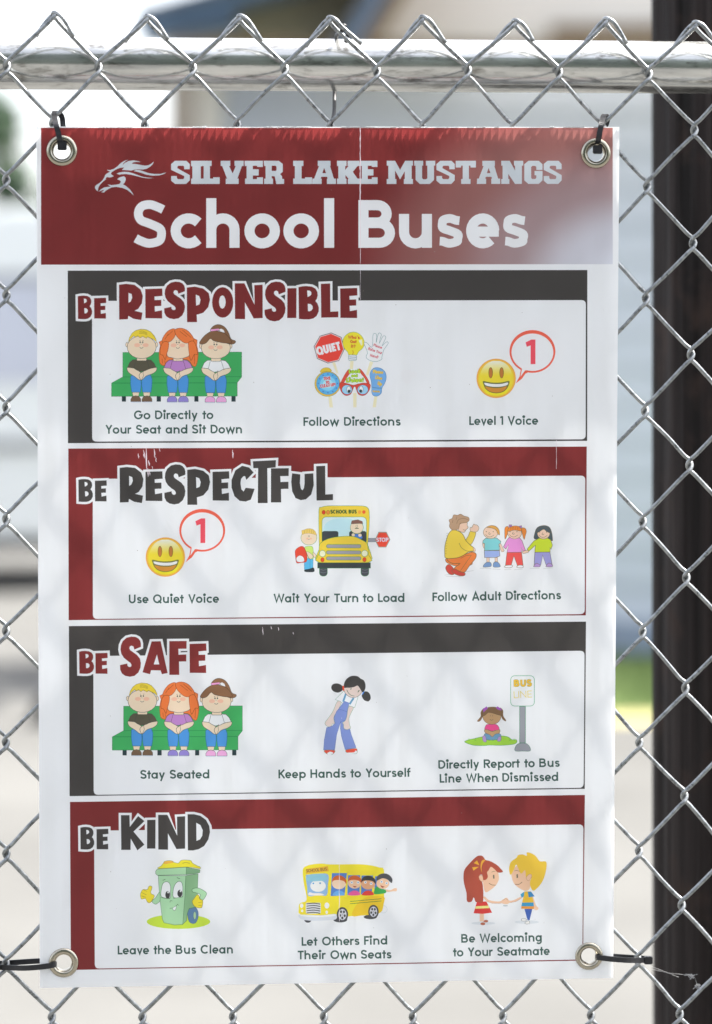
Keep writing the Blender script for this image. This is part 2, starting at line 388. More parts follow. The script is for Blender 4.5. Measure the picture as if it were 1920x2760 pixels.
for k in range(-10, 25):
    pts = []; EX = .0018; D = .0032
    for r in range(-1, NROW):
        left = (k+r) % 2 == 0
        c = k if left else k+1
        p = nj(c, r); sx = -1 if left else 1      # this turn's outward side
        ydep_in = D if left is False else -D      # arriving leg: down-right legs lie behind, down-left legs in front
        ydep_in = -D if left else D
        ydep_out = D if left else -D
        if r == -1:
            dleg = (nj(k+1 if left else k, 0)-p); dl = dleg.normalized()
            L = rnd.uniform(.019,.027)
            yo = ydep_out
            sgn = -1 if yo > 0 else 1
            nrm_ = Vector((-dl.z, 0, dl.x)); 
            if nrm_.z < 0: nrm_ = -nrm_
            tail = L if not (k == 7) else .030
            y2 = yo*-1.45
            lift = .0035 if yo > 0 else .0022
            pts += [p+dl*tail*1.0+nrm_*(lift*(.25 if k != 7 else 1.6))+Vector((0,y2,0)), p+dl*.010+nrm_*lift+Vector((0,y2,0)), p+dl*.003+nrm_*(lift+.0004)+Vector((0,y2*.9,0)),
                    p-dl*.0022+nrm_*(lift*.7)+Vector((0,y2*.3,0)), p-dl*.0024+nrm_*.0003+Vector((0,yo*.45,0)), p+dl*.002+Vector((0,yo*.95,0))]
            pts += [p+dl*.010+Vector((0,yo,0))]
            continue
        up = Vector((0,0,1))
        pts += [p+Vector((-sx*.0048, ydep_in, .0082)), p+Vector((-sx*.0004, ydep_in*.84, .0044)), p+Vector((sx*EX, 0, 0)),
                p+Vector((-sx*.0004, ydep_out*.84, -.0044)), p+Vector((-sx*.0048, ydep_out, -.0082))]
        if r < NROW-1:
            q = nj(k+1 if left else k, r+1); mid = (p+q)/2
            pts.append(mid+Vector((0, ydep_out*1.08, 0))+Vector((rnd.uniform(-.0005,.0005),0,rnd.uniform(-.0006,.0006))))
    mb = MB(); mb.tube(catmull(pts, 3), WR, n=8)
    mb.build('wire', m_wire, fence, smooth=True)
# top rail
YR = .0285
ra, rb = P(0,170,YR), P(1920,182.5,YR); rd = (rb-ra).normalized()
mb = MB(); mb.tube([ra-rd*2.6+rd*(j*.35) for j in range(17)], .0207, n=48); mb.build('top_rail', m_rail, fence, smooth=True)
m_tw = galv('dull_tie_wire', (.05,.05,.05), (.10,.10,.10), .5, 200, metal=.6)
# wire tie looped round the rail
def W(px, py, y): return P(px, py, y)
mb = MB(); mb.tube(catmull([W(893,332,-.003), W(897,322,.006), W(901,300,.030), W(902,262,.049), W(903,225,.0515), W(904,170,.0515), W(905,122,.045), W(908,96,.028), W(912,92,.016), W(920,86,.004), W(930,66,-.001)], 4), .0016, n=8)
mb.build('tie_wire', m_tw, fence, smooth=True)
mb = MB(); mb.tube(catmull([W(934,112,.010), W(936,98,.006), W(943,86,.003)], 4), .0019, n=8)
mb.build('tie_wire', m_tw, fence, smooth=True)

# ------------------------------------------------------------------ the sign: a fluted plastic board
YF, YB = -.0170, -.0130
sign = empty('school_bus_sign', P(885, 2650, YF))
tag(sign, 'white and maroon school bus rules sign of corrugated plastic tied to the chain link fence', 'sign')
INV = Matrix.Translation(-sign.location)
def spart(o):
    o.parent = sign; o.matrix_parent_inverse = INV; return o
TL, TR, BR, BL = (98,342), (1670,342), (1653,2636), (108,2663)
GROM = [(167,406,41,22), (1606.6,413,40.5,22), (172,2595,40,21.5), (1588,2577,38,21)]
def transmitted(c):
    """light passing once through the ink film is more saturated than light reflected by it"""
    m = max(c); sat = (m-min(c))/m; k = m**(.85-.55*sat)
    return [(x/m)**1.12*k for x in c]
def inkmat(name, rgb, trans=.36, grad=False, gain=1.0):
    """print on translucent plastic; rgb = the colour of the ink as seen beside the white board (sRGB)"""
    m, nt, b, out = newmat(name)
    c = [min(.88, lin(x)*.86/.716*gain) for x in rgb]; tc_ = transmitted(c)
    b.inputs['Roughness'].default_value = .38; b.inputs['Specular IOR Level'].default_value = .35
    tr = N(nt, 'ShaderNodeBsdfTranslucent'); mx = N(nt, 'ShaderNodeMixShader'); mx.inputs[0].default_value = trans
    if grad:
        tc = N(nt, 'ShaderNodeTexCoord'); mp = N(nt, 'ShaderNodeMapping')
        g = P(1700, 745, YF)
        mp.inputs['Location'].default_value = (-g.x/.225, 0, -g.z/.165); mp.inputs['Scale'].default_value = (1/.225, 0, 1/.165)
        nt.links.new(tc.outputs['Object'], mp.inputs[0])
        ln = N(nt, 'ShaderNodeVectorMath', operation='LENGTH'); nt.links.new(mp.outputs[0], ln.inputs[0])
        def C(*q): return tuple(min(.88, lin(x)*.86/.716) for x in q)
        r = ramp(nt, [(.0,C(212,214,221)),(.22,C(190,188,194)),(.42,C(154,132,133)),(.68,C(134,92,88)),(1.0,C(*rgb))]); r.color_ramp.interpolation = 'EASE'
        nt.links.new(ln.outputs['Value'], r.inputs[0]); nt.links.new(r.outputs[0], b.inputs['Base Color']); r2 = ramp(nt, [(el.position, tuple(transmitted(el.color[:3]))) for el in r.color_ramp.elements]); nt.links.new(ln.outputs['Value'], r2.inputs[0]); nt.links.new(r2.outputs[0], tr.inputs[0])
    else:
        b.inputs['Base Color'].default_value = (*c, 1); tr.inputs[0].default_value = (*tc_, 1)
    nt.links.new(b.outputs[0], mx.inputs[1]); nt.links.new(tr.outputs[0], mx.inputs[2]); nt.links.new(mx.outputs[0], out.inputs[0])
    return m
_ink = {}
def ink(rgb):
    if rgb not in _ink:
        g = sum(rgb)/3; q = .10 if max(rgb) > 150 else 0     # outdoor prints are a little faded
        _ink[rgb] = inkmat('ink_%d_%d_%d' % rgb, tuple(x*(1-q)+g*q for x in rgb))
    return _ink[rgb]
m_core = inkmat('translucent_plastic', (220,222,226), trans=.5)
def backmat():
    m = inkmat('streaked_back_sheet', (214,216,218), trans=.52); nt = m.node_tree
    tc = N(nt, 'ShaderNodeTexCoord'); mp = N(nt, 'ShaderNodeMapping'); mp.inputs['Scale'].default_value = (95, 1, 7)
    nt.links.new(tc.outputs['Object'], mp.inputs[0]); no = N(nt, 'ShaderNodeTexNoise'); no.inputs['Scale'].default_value = 1; no.inputs['Detail'].default_value = 3
    nt.links.new(mp.outputs[0], no.inputs['Vector'])
    r = ramp(nt, [(.34,(.72,.72,.70)),(.58,(.93,.94,.95))]); nt.links.new(no.outputs[0], r.inputs[0])  # vertical streaks in the colour imitate uneven light through the flutes
    for n in nt.nodes:
        if n.type == 'BSDF_PRINCIPLED': nt.links.new(r.outputs[0], n.inputs['Base Color'])
        if n.type == 'BSDF_TRANSLUCENT': nt.links.new(r.outputs[0], n.inputs[0])
    out = nt.nodes['Material Output']; sh = out.inputs[0].links[0].from_socket
    tp = N(nt, 'ShaderNodeBsdfTransparent'); tp.inputs[0].default_value = (.95,.95,.95,1)   # milky sheet: a third of the light goes straight on
    m2 = N(nt, 'ShaderNodeMixShader'); m2.inputs[0].default_value = .05
    nt.links.new(sh, m2.inputs[1]); nt.links.new(tp.outputs[0], m2.inputs[2]); nt.links.new(m2.outputs[0], out.inputs[0])
    return m
m_back = backmat()
# circle helper
def circ(cx, cy, r, n=28): return [(cx+r*math.cos(2*math.pi*k/n), cy+r*math.sin(2*math.pi*k/n)) for k in range(n)]
def at(u, t):
    """a point of the board outline at fractions (u across, t down)"""
    return ((TL[0]*(1-u)+TR[0]*u)*(1-t)+(BL[0]*(1-u)+BR[0]*u)*t, (TL[1]*(1-u)+TR[1]*u)*(1-t)+(BL[1]*(1-u)+BR[1]*u)*t)
# flutes
NF = 79
verts = []; faces = []
for k in range(NF):
    u = (k+.18)/(NF-.6)
    a0, a1 = at(u, 0), at(u, 1); 
    segs = [(a0[1]+1.5, a1[1]-1.5)]
    for gx, gy, ro, ri in GROM:
        x = a0[0] if gy < 1000 else a1[0]
        if abs(x-gx) < ro*.62:
            hh = math.sqrt(max(0, (ro*.66)**2-(x-gx)**2)); new = []
            for s0, s1 in segs:
                if s0 < gy < s1: new += [(s0, gy-hh), (gy+hh, s1)]
                else: new.append((s0, s1))
            segs = new
    for s0, s1 in segs:
        fx = lambda y: a0[0]+(a1[0]-a0[0])*(y-a0[1])/(a1[1]-a0[1])
        # front pixel positions fixed to the front sheet; the rib runs straight back
        p, q = P(fx(s0), s0, YF+.0001), P(fx(s1), s1, YF+.0001); b = len(verts)
        verts += [p, q, q+Vector((0,YB-YF-.0002,0)), p+Vector((0,YB-YF-.0002,0))]; faces.append((b,b+1,b+2,b+3))
fl = spart(obj_pydata('flute_ribs', verts, faces, m_core)); fl['kind'] = 'stuff'

def cdt_build(elements, depth, parts_mat, prefix=None):
    """elements: (part, material key, polygon) painter's order -> one flat, non-overlapping mesh per part"""
    V = []; F = []
    for part, mk, pts in elements:
        n = len(pts); a = sum(pts[i][0]*pts[(i+1) % n][1]-pts[(i+1) % n][0]*pts[i][1] for i in range(n))
        if a < 0: pts = pts[::-1]
        b = len(V); V += [Vector(p) for p in pts]; F.append(list(range(b, b+n)))
    ov, oe, of, ovi, oei, ofi = delaunay_2d_cdt(V, [], F, 0, 1e-3, True)
    # topmost shape over each piece: winding test on the shapes whose cell holds its centre
    CS = 12.0; grid = {}
    for i, (part, mk, pts) in enumerate(elements):
        xs = [p[0] for p in pts]; ys = [p[1] for p in pts]; bb = (min(xs), min(ys), max(xs), max(ys))
        for gx in range(int(bb[0]//CS), int(bb[2]//CS)+1):
            for gy in range(int(bb[1]//CS), int(bb[3]//CS)+1): grid.setdefault((gx, gy), []).append((i, bb))
    def inside(x, y, pts):
        wn = 0; x0, y0 = pts[-1]
        for x1, y1 in pts:
            if y0 <= y:
                if y1 > y and (x1-x0)*(y-y0)-(x-x0)*(y1-y0) > 0: wn += 1
            elif y1 <= y and (x1-x0)*(y-y0)-(x-x0)*(y1-y0) < 0: wn -= 1
            x0, y0 = x1, y1
        return wn != 0
    by = {}
    for fc in of:
        x = sum(ov[i].x for i in fc)/len(fc); y = sum(ov[i].y for i in fc)/len(fc); top = -1
        for i, bb in reversed(grid.get((int(x//CS), int(y//CS)), ())):
            if bb[0] <= x <= bb[2] and bb[1] <= y <= bb[3] and inside(x, y, elements[i][2]): top = i; break
        if top < 0: continue
        part, mk, _ = elements[top]
        if mk == 'hole': continue
        by.setdefault(part, []).append((fc, mk))
    W3 = [P(p.x, p.y, depth) for p in ov]
    out = {}
    for part, fl_ in by.items():
        idx = {}; vs_ = []; fs = []; mats = []; mi = []
        for fc, mk in fl_:
            g = []
            for i in fc:
                if i not in idx: idx[i] = len(vs_); vs_.append(W3[i])
                g.append(idx[i])
            fs.append(g[::-1] if (ov[fc[1]]-ov[fc[0]]).cross(ov[fc[2]]-ov[fc[0]]) > 0 else g)
            if mk not in mats: mats.append(mk)
            mi.append(mats.index(mk))
        o = obj_pydata(part.split('#')[0], vs_, fs); spart(o)
        for mk in mats: o.data.materials.append(parts_mat(mk))
        o.data.polygons.foreach_set('material_index', mi); out[part] = o
    return out
bx = [('back_sheet', 'w', [TL, TR, BR, BL])]
for gx, gy, ro, ri in GROM: bx.append(('back_sheet', 'hole', circ(gx, gy, ri+2)))
cdt_build(bx, YB, lambda k: m_back)
# burred white edge along the saw-cut top
mb = MB(); rnd = random.Random(9); x = 100
while x < 1668:
    L = rnd.choice([6, 12, 25, 50, 80]); 
    if rnd.random() < .68:
        h = rnd.uniform(1.2, 4.0); y_ = 343
        pts = []; m_ = 4
        p = [P(x+L*j/m_, y_-h*rnd.uniform(.4,1), YF) for j in range(m_+1)]; q = [P(x+L*j/m_, y_+.6, YF) for j in range(m_+1)]
        for j in range(m_):
            b = len(mb.v); a, c, d, e = q[j], q[j+1], p[j+1], p[j]
            s = Vector((0,.0004,0)); mb.v += [tuple(t) for t in (a,c,d,e,a+s,c+s,d+s,e+s)]
            mb.f += [(b,b+1,b+2,b+3),(b+7,b+6,b+5,b+4),(b+3,b+2,b+6,b+7)]
    x += L
ce = spart(mb.build('cut_edge', m_core)); ce['kind'] = 'stuff'

# grommets
def grommat():
    m, nt, b, out = newmat('nickel_grommet')
    b.inputs['Base Color'].default_value = (.46,.42,.34,1); b.inputs['Metallic'].default_value = 1; b.inputs['Roughness'].default_value = .24
    no = N(nt, 'ShaderNodeTexNoise'); no.inputs['Scale'].default_value = 400; bp = N(nt, 'ShaderNodeBump'); bp.inputs['Strength'].default_value = .1; bp.inputs['Distance'].default_value = .0005
    nt.links.new(no.outputs[0], bp.inputs['Height']); nt.links.new(bp.outputs[0], b.inputs['Normal']); return m
m_gro = grommat()
pxm = 2.2/FPX
for gx, gy, ro, ri in GROM:
    c = P(gx, gy, YF); Ro, Ri = ro*pxm, ri*pxm
    prof = [(Ro, .0000), (Ro*.985,-.0007), (Ro*.90,-.0013), (Ro*.74,-.0017), (Ri*1.22,-.0013), (Ri*1.10,-.0005), (Ri*1.0,.0010), (Ri*.98,.0050)]
    vs_ = []; fs = []; n = 40
    for r_, dy in prof:
        for k in range(n):
            a = 2*math.pi*k/n; vs_.append((c.x+r_*math.cos(a), c.y+dy, c.z+r_*math.sin(a)))
    for i in range(len(prof)-1):
        for k in range(n): fs.append((i*n+k, i*n+(k+1) % n, (i+1)*n+(k+1) % n, (i+1)*n+k))
    spart(obj_pydata('grommet', vs_, fs, m_gro, smooth=True))

# cable ties
m_tie = noisy('black_nylon', (.010,.010,.012), (.018,.018,.022), scale=300, rough=.35, bump=.1)
def cable_tie(label, pts, head, upv=Vector((1,0,0))):
    c = Vector(head[0]); root = empty('cable_tie', c); tag(root, label, 'cable tie', 'black cable ties holding the sign corners')
    pts = catmull([Vector(p) for p in pts], 5)
    def rel(o): o.parent = root; o.matrix_parent_inverse = Matrix.Translation(-c); return o
    mb = MB(); mb.tube(pts, 1, flat=(.0042, .0012), side=upv); rel(mb.build('strap', m_tie))
    hx, hy, hz = head[1]
    mb = MB(); mb.box(c.x-hx, c.y-hy, c.z-hz, c.x+hx, c.y+hy, c.z+hz); h = rel(mb.build('tie_head', m_tie, bevel=.0006))
    if len(head) > 2: 
        a = head[2]; h.rotation_euler = (0, a, 0)
F1 = YF-.0030
cable_tie('black cable tie hanging the top left corner of the sign', [W(170,396,-.010), W(163,380,F1), W(157,356,F1-.0006), W(150,330,F1+.002), W(146,308,-.005), W(152,301,0), W(166,312,.005), W(170,335,.004), W(170,360,-.004), W(168,392,-.006)],
          (W(168,393,YF-.0022), (.0036,.0022,.0034)))
cable_tie('black cable tie hanging the top right corner of the sign', [W(1609,400,-.010), W(1613,378,F1), W(1618,350,F1-.0006), W(1623,330,F1+.002), W(1627,314,-.005), W(1633,310,0), W(1637,325,.005), W(1628,350,.003), W(1612,385,-.004), W(1610,398,-.006)],
          (W(1611,403,YF-.0022), (.0036,.0022,.0034)))
cable_tie('black cable tie pulling the bottom left corner of the sign to the left', [W(152,2598,-.008), W(148,2600,F1+.0004), W(120,2605,F1), W(70,2609,F1+.003), W(25,2608,-.007), W(-30,2605,-.004), W(-60,2601,.003), W(-20,2598,.007), W(40,2594,.003), W(105,2590,-.004), W(150,2590,-.005)],
          (W(-12,2606,-.0085), (.0036,.0022,.0030)), Vector((0,0,1)))
cable_tie('black cable tie pulling the bottom right corner of the sign to the right', [W(1606,2580,-.008), W(1610,2580,F1+.0004), W(1640,2584,F1), W(1690,2588,F1+.003), W(1735,2588,-.006), W(1752,2585,0), W(1735,2583,.006), W(1690,2580,.004), W(1640,2577,-.004), W(1606,2577,-.005)],
          (W(1747,2588,-.004), (.0034,.0026,.0030)), Vector((0,0,1)))
# cobweb caught on the wires by the lower right tie
m_web = noisy('cobweb_silk', (.25,.25,.25), (.4,.4,.4), scale=50, rough=.8)
mb = MB(); rnd = random.Random(2)
for q in ([(1757,2612),(1800,2622),(1850,2628),(1870,2636)], [(1848,2625),(1870,2632),(1878,2650)], [(1757,2605),(1790,2618),(1830,2634)]):
    mb.tube(catmull([P(a,b,-.002) for a, b in q], 4), .00012, n=4)
for i in range(26):
    a, b = rnd.choice([(1862,2628),(1882,2655)]); s = rnd.uniform(3,11); t = rnd.uniform(0,3.1)
    mb.tube([P(a+rnd.gauss(0,6)+s*math.cos(t), b+rnd.gauss(0,4)+s*math.sin(t), -.002), P(a+rnd.gauss(0,5), b+rnd.gauss(0,3), -.001)], .00022, n=4)
tag(mb.build('cobweb', m_web), 'torn white cobweb caught on the wires in front of the dark pole', 'cobweb')

# ------------------------------------------------------------------ the print on the board
EL = []
def catc(pts, sub=4):
    """closed smooth curve"""
    out = []; n = len(pts)
    for i in range(n):
        p0, p1, p2, p3 = pts[i-1], pts[i], pts[(i+1) % n], pts[(i+2) % n]
        for j in range(sub):
            t = j/sub
            out.append(tuple(.5*((2*p1[a])+(-p0[a]+p2[a])*t+(2*p0[a]-5*p1[a]+4*p2[a]-p3[a])*t*t+(-p0[a]+3*p1[a]-3*p2[a]+p3[a])*t**3) for a in (0, 1)))
    return out
def cato(pts, sub=4):
    out = []; n = len(pts)
    for i in range(n-1):
        p0, p1, p2, p3 = pts[max(i-1,0)], pts[i], pts[i+1], pts[min(i+2,n-1)]
        for j in range(sub):
            t = j/sub
            out.append(tuple(.5*((2*p1[a])+(-p0[a]+p2[a])*t+(2*p0[a]-5*p1[a]+4*p2[a]-p3[a])*t*t+(-p0[a]+3*p1[a]-3*p2[a]+p3[a])*t**3) for a in (0, 1)))
    out.append(tuple(pts[-1])); return out
def pair(l): return [(l[i], l[i+1]) for i in range(0, len(l), 2)] if not isinstance(l[0], (tuple, list)) else [tuple(p) for p in l]
def quads(pts, w, closed=False):
    """mitred quads along a polyline"""
    q = [pts[0]]
    for p in pts[1:]:
        if math.hypot(p[0]-q[-1][0], p[1]-q[-1][1]) > 1e-4: q.append(p)
    if closed and math.hypot(q[0][0]-q[-1][0], q[0][1]-q[-1][1]) < 1e-4: q.pop()
    n = len(q)
    if n < 2: return []
    L = []; R = []
    for i in range(n):
        a = q[i-1] if (closed or i > 0) else None; b = q[(i+1) % n] if (closed or i < n-1) else None
        def nn(p, r): d = math.hypot(r[0]-p[0], r[1]-p[1]); return (-(r[1]-p[1])/d, (r[0]-p[0])/d)
        if a is None: m = nn(q[i], b)
        elif b is None: m = nn(a, q[i])
        else:
            n1, n2 = nn(a, q[i]), nn(q[i], b); mx, my = n1[0]+n2[0], n1[1]+n2[1]; d2 = mx*mx+my*my
            k = 2/max(d2, .55); m = (mx*k, my*k)
        L.append((q[i][0]+m[0]*w/2, q[i][1]+m[1]*w/2)); R.append((q[i][0]-m[0]*w/2, q[i][1]-m[1]*w/2))
    out = []
    for i in range(n if closed else n-1):
        j = (i+1) % n; out.append([L[i], L[j], R[j], R[i]])
    return out
class Z:
    """drawing surface: local coordinates of an enlarged view -> photograph pixels on the board"""
    def __init__(s, part, ox=0, oy=0, k=1.0): s.p = part; s.ox = ox; s.oy = oy; s.k = k
    def T(s, p): return (s.ox+p[0]*s.k, s.oy+p[1]*s.k)
    def raw(s, c, pts): EL.append((s.p, c, [s.T(p) for p in pts]))
    def poly(s, c, l, ol=None, w=4):
        pts = pair(l); s.raw(c, pts)
        if ol: s.ln(ol, w, pts, closed=True)
        return s
    def sm(s, c, l, ol=None, w=4, sub=3):
        pts = catc(pair(l), sub); s.raw(c, pts)
        if ol: s.ln(ol, w, pts, closed=True)
        return s
    def ell(s, c, x, y, rx, ry=None, rot=0, ol=None, w=4, n=22):
        ry = ry or rx; cr, sr = math.cos(math.radians(rot)), math.sin(math.radians(rot))
        pts = [(x+rx*math.cos(t)*cr-ry*math.sin(t)*sr, y+rx*math.cos(t)*sr+ry*math.sin(t)*cr) for t in [2*math.pi*i/n for i in range(n)]]
        s.raw(c, pts)
        if ol: s.ln(ol, w, pts, closed=True)
        return s
    def ln(s, c, w, l, closed=False, smooth=False):
        pts = pair(l)
        if smooth: pts = catc(pts, 4) if closed else cato(pts, 4)
        for q in quads(pts, w, closed): s.raw(c, q)
        return s
    def box(s, c, x0, y0, x1, y1, ol=None, w=4): return s.poly(c, [x0,y0,x1,y0,x1,y1,x0,y1], ol, w)
    def rbox(s, c, x0, y0, x1, y1, r, ol=None, w=4):
        pts = []
        for cx_, cy_, a in ((x1-r,y0+r,-90),(x1-r,y1-r,0),(x0+r,y1-r,90),(x0+r,y0+r,180)):
            for i in range(5): t = math.radians(a+22.5*i); pts.append((cx_+r*math.cos(t), cy_+r*math.sin(t)))
        return s.poly(c, pts, ol, w)

# ---- a geometric stroke alphabet (cap height 1, y up); t = stroke weight
def arc(cx, cy, rx, ry, a0, a1, n=14): return [(cx+rx*math.cos(math.radians(a0+(a1-a0)*i/n)), cy+ry*math.sin(math.radians(a0+(a1-a0)*i/n))) for i in range(n+1)]
XH = .71
def glyph(ch, t):
    h = t/2; o = .012
    def ring(cx, cy, rx, ry): return ('c', arc(cx, cy, rx, ry, 0, 360, 26)[:-1])
    def S_(w, H):
        a = h
        return [('s', [(w-.075, H*.80), (w*.72, H-a-.035*H), (w*.5, H+o-a), (w*.27, H-a-.025*H), (a+.012, H*.735), (w*.24, H*.585), (w*.52, H*.50), (w*.80, H*.40), (w-a-.005, H*.255), (w*.76, a+.035*H), (w*.48, a-o), (w*.24, a+.04*H), (.065, H*.20)])]
    x = XH
    G = {
    'o': lambda: (.74, [ring(.37, x/2, .37-h, x/2+o-h)]),
    'c': lambda: (.64, [('l', arc(.37, x/2, .37-h, x/2+o-h, 42, 318, 20))]),
    'e': lambda: (.70, [('l', arc(.35, x/2, .35-h, x/2+o-h, 0, 316, 22)), ('l', [(h*1.2, x/2-h*.15), (.70-h*.1, x/2-h*.15)])]),
    'a': lambda: (.72, [ring(.35, x/2, .35-h, x/2+o-h), ('l', [(.72-h, 0), (.72-h, x)])]),
    'd': lambda: (.74, [ring(.36, x/2, .36-h, x/2+o-h), ('l', [(.74-h, 0), (.74-h, 1.04)])]),
    'b': lambda: (.74, [ring(.38, x/2, .36-h, x/2+o-h), ('l', [(h, 0), (h, 1.04)])]),
    'p': lambda: (.74, [ring(.38, x/2, .36-h, x/2+o-h), ('l', [(h, -.28), (h, x)])]),
    'g': lambda: (.72, [ring(.35, x/2, .35-h, x/2+o-h), ('l', [(.72-h, x), (.72-h, 0)]+arc(.37, 0, .35-h, .24-h*.2, 0, -145, 10))]),
    'h': lambda: (.68, [('l', [(h, 0), (h, 1.04)]), ('l', arc(.34, x-.34+o, .34-h, .34-h, 180, 0, 12)+[(.68-h, 0)])]),
    'n': lambda: (.68, [('l', [(h, 0), (h, x)]), ('l', arc(.34, x-.34+o, .34-h, .34-h, 180, 0, 12)+[(.68-h, 0)])]),
    'm': lambda: (1.10, [('l', [(h, 0), (h, x)]), ('l', arc(.32, x-.30+o, .32-h, .30-h, 180, 0, 10)+[(.64-h, 0)]), ('l', arc(.78, x-.30+o, .32-h, .30-h, 180, 0, 10)+[(1.10-h, 0)])]),
    'u': lambda: (.68, [('l', [(.68-h, 0), (.68-h, x)]), ('l', [(h, x)]+arc(.34, .34-o, .34-h, .34-h, 180, 360, 12))]),
    'i': lambda: (t*1.2, [('l', [(t*.6, 0), (t*.6, x)]), ring(t*.6, .93, t*.38, t*.38)]),
    'l': lambda: (t, [('l', [(h, 0), (h, 1.04)])]),
    'k': lambda: (.62, [('l', [(h, 0), (h, 1.04)]), ('l', [(.56, x), (h, .28)]), ('l', [(.24, .40), (.58, 0)])]),
    'r': lambda: (.43, [('l', [(h, 0), (h, x)]), ('l', arc(.36, x-.30+o, .36-h, .30-h, 180, 78, 8))]),
    't': lambda: (.42, [('l', [(.21, 0), (.21, .94)]), ('l', [(0, x-h), (.42, x-h)])]),
    'f': lambda: (.42, [('l', [(.16, 0), (.16, .80)]+arc(.37, .80, .21, .24-h, 180, 85, 6)), ('l', [(0, x-h), (.40, x-h)])]),
    's': lambda: (.53, S_(.53, x)),
    'v': lambda: (.66, [('l', [(h*1.05, x), (.33, h*.6), (.66-h*1.05, x)])]),
    'w': lambda: (1.06, [('l', [(h*1.05, x), (.30, h*.8), (.53, x-h*.8), (.76, h*.8), (1.06-h*1.05, x)])]),
    'y': lambda: (.68, [('l', [(h*1.05, x), (.35, .04)]), ('l', [(.68-h*1.05, x), (.22, -.28)])]),
    'S': lambda: (.70, S_(.70, 1)),
    'B': lambda: (.77, [('l', [(h, .0), (h, 1)]), ('l', [(h, 1-h), (.40, 1-h)]+arc(.40, (1-h+.53)/2, .30-h, (1-h-.53)/2, 90, -90, 12)[1:]+[(h, .53)]), ('l', [(h, .52), (.44, .52)]+arc(.44, (.52+h)/2, .33-h, (.52-h)/2, 90, -90, 12)[1:]+[(h, h)])]),
    'G': lambda: (.92, [('l', arc(.48, .5, .48-h, .5+o-h, 42, 360, 22)+[(.56, .5-h*.2)])]),
    'D': lambda: (.80, [('l', [(h, h), (h, 1-h), (.34, 1-h)]+arc(.34, .5, .46-h, .5-h, 90, -90, 14)+[(h, h)])]),
    'Y': lambda: (.78, [('l', [(h, 1), (.39, .46), (.78-h, 1)]), ('l', [(.39, .5), (.39, 0)])]),
    'F': lambda: (.56, [('l', [(.56, 1-h), (h, 1-h), (h, 0)]), ('l', [(h, .5), (.50, .5)])]),
    'L': lambda: (.54, [('l', [(h, 1), (h, h), (.54, h)])]),
    'E': lambda: (.58, [('l', [(.58, 1-h), (h, 1-h), (h, h), (.58, h)]), ('l', [(h, .5), (.52, .5)])]),
    '1': lambda: (.34, [('l', [(0, .84), (.34-h, .96-h*.1)]), ('l', [(.34-h, 1), (.34-h, 0)])]),
    'V': lambda: (.84, [('l', [(h, 1), (.42, h*.7), (.84-h, 1)])]),
    'U': lambda: (.76, [('l', [(h, 1), (h, .36)]+arc(.38, .36, .38-h, .36+o-h, 180, 360, 12)+[(.76-h, 1)])]),
    'Q': lambda: (1.0, [ring(.49, .5, .49-h, .5+o-h), ('l', [(.62, .30), (.92, 0)])]),
    'O': lambda: (.98, [ring(.49, .5, .49-h, .5+o-h)]),
    'C': lambda: (.86, [('l', arc(.49, .5, .49-h, .5+o-h, 44, 316, 20))]),
    'W': lambda: (1.24, [('l', [(h, 1), (.35, h*.8), (.62, 1-h*.9), (.89, h*.8), (1.24-h, 1)])]),
    'T': lambda: (.66, [('l', [(0, 1-h), (.66, 1-h)]), ('l', [(.33, 1-h), (.33, 0)])]),
    'A': lambda: (.86, [('l', [(h, 0), (.43, 1-h*.6), (.86-h, 0)]), ('l', [(.2, .3), (.66, .3)])]),
    'K': lambda: (.72, [('l', [(h, 0), (h, 1)]), ('l', [(.66, 1), (h, .40)]), ('l', [(.28, .55), (.68, 0)])]),
    'H': lambda: (.76, [('l', [(h, 0), (h, 1)]), ('l', [(.76-h, 0), (.76-h, 1)]), ('l', [(h, .5), (.76-h, .5)])]),
    'R': lambda: (.72, [('l', [(h, 0), (h, 1-h), (.42, 1-h)]+arc(.42, .70, .28-h*.6, .30-h, 90, -90, 10)+[(h, .40+h)]), ('l', [(.36, .42), (.66, 0)])]),
    'P': lambda: (.68, [('l', [(h, 0), (h, 1-h), (.40, 1-h)]+arc(.40, .68, .28-h*.6, .32-h, 90, -90, 10)+[(h, .36+h)])]),
    'N': lambda: (.80, [('l', [(h, 0), (h, 1-h), (.80-h, h), (.80-h, 1)])]),
    'M': lambda: (.95, [('l', [(h, 0), (h, 1-h), (.475, .35), (.95-h, 1-h), (.95-h, 0)])]),
    'I': lambda: (t, [('l', [(h, 0), (h, 1)])]),
    "'": lambda: (t, [('l', [(h, 1), (h, .75)])]),
    '!': lambda: (t, [('l', [(h, 1), (h, .3)]), ('l', [(h, .16), (h, 0)])]),
    '?': lambda: (.5, [('l', arc(.25, .75, .25-h, .25-h, 160, -60, 8)+[(.25, .3)]), ('l', [(.25, .16), (.25, 0)])]),
    }
    return G[ch]()
ROUNDL, ROUNDR = 'oceadgqGQOCS', 'obpcesDOQSR'
DIAG = 'vwyVWYATtfrLFK'
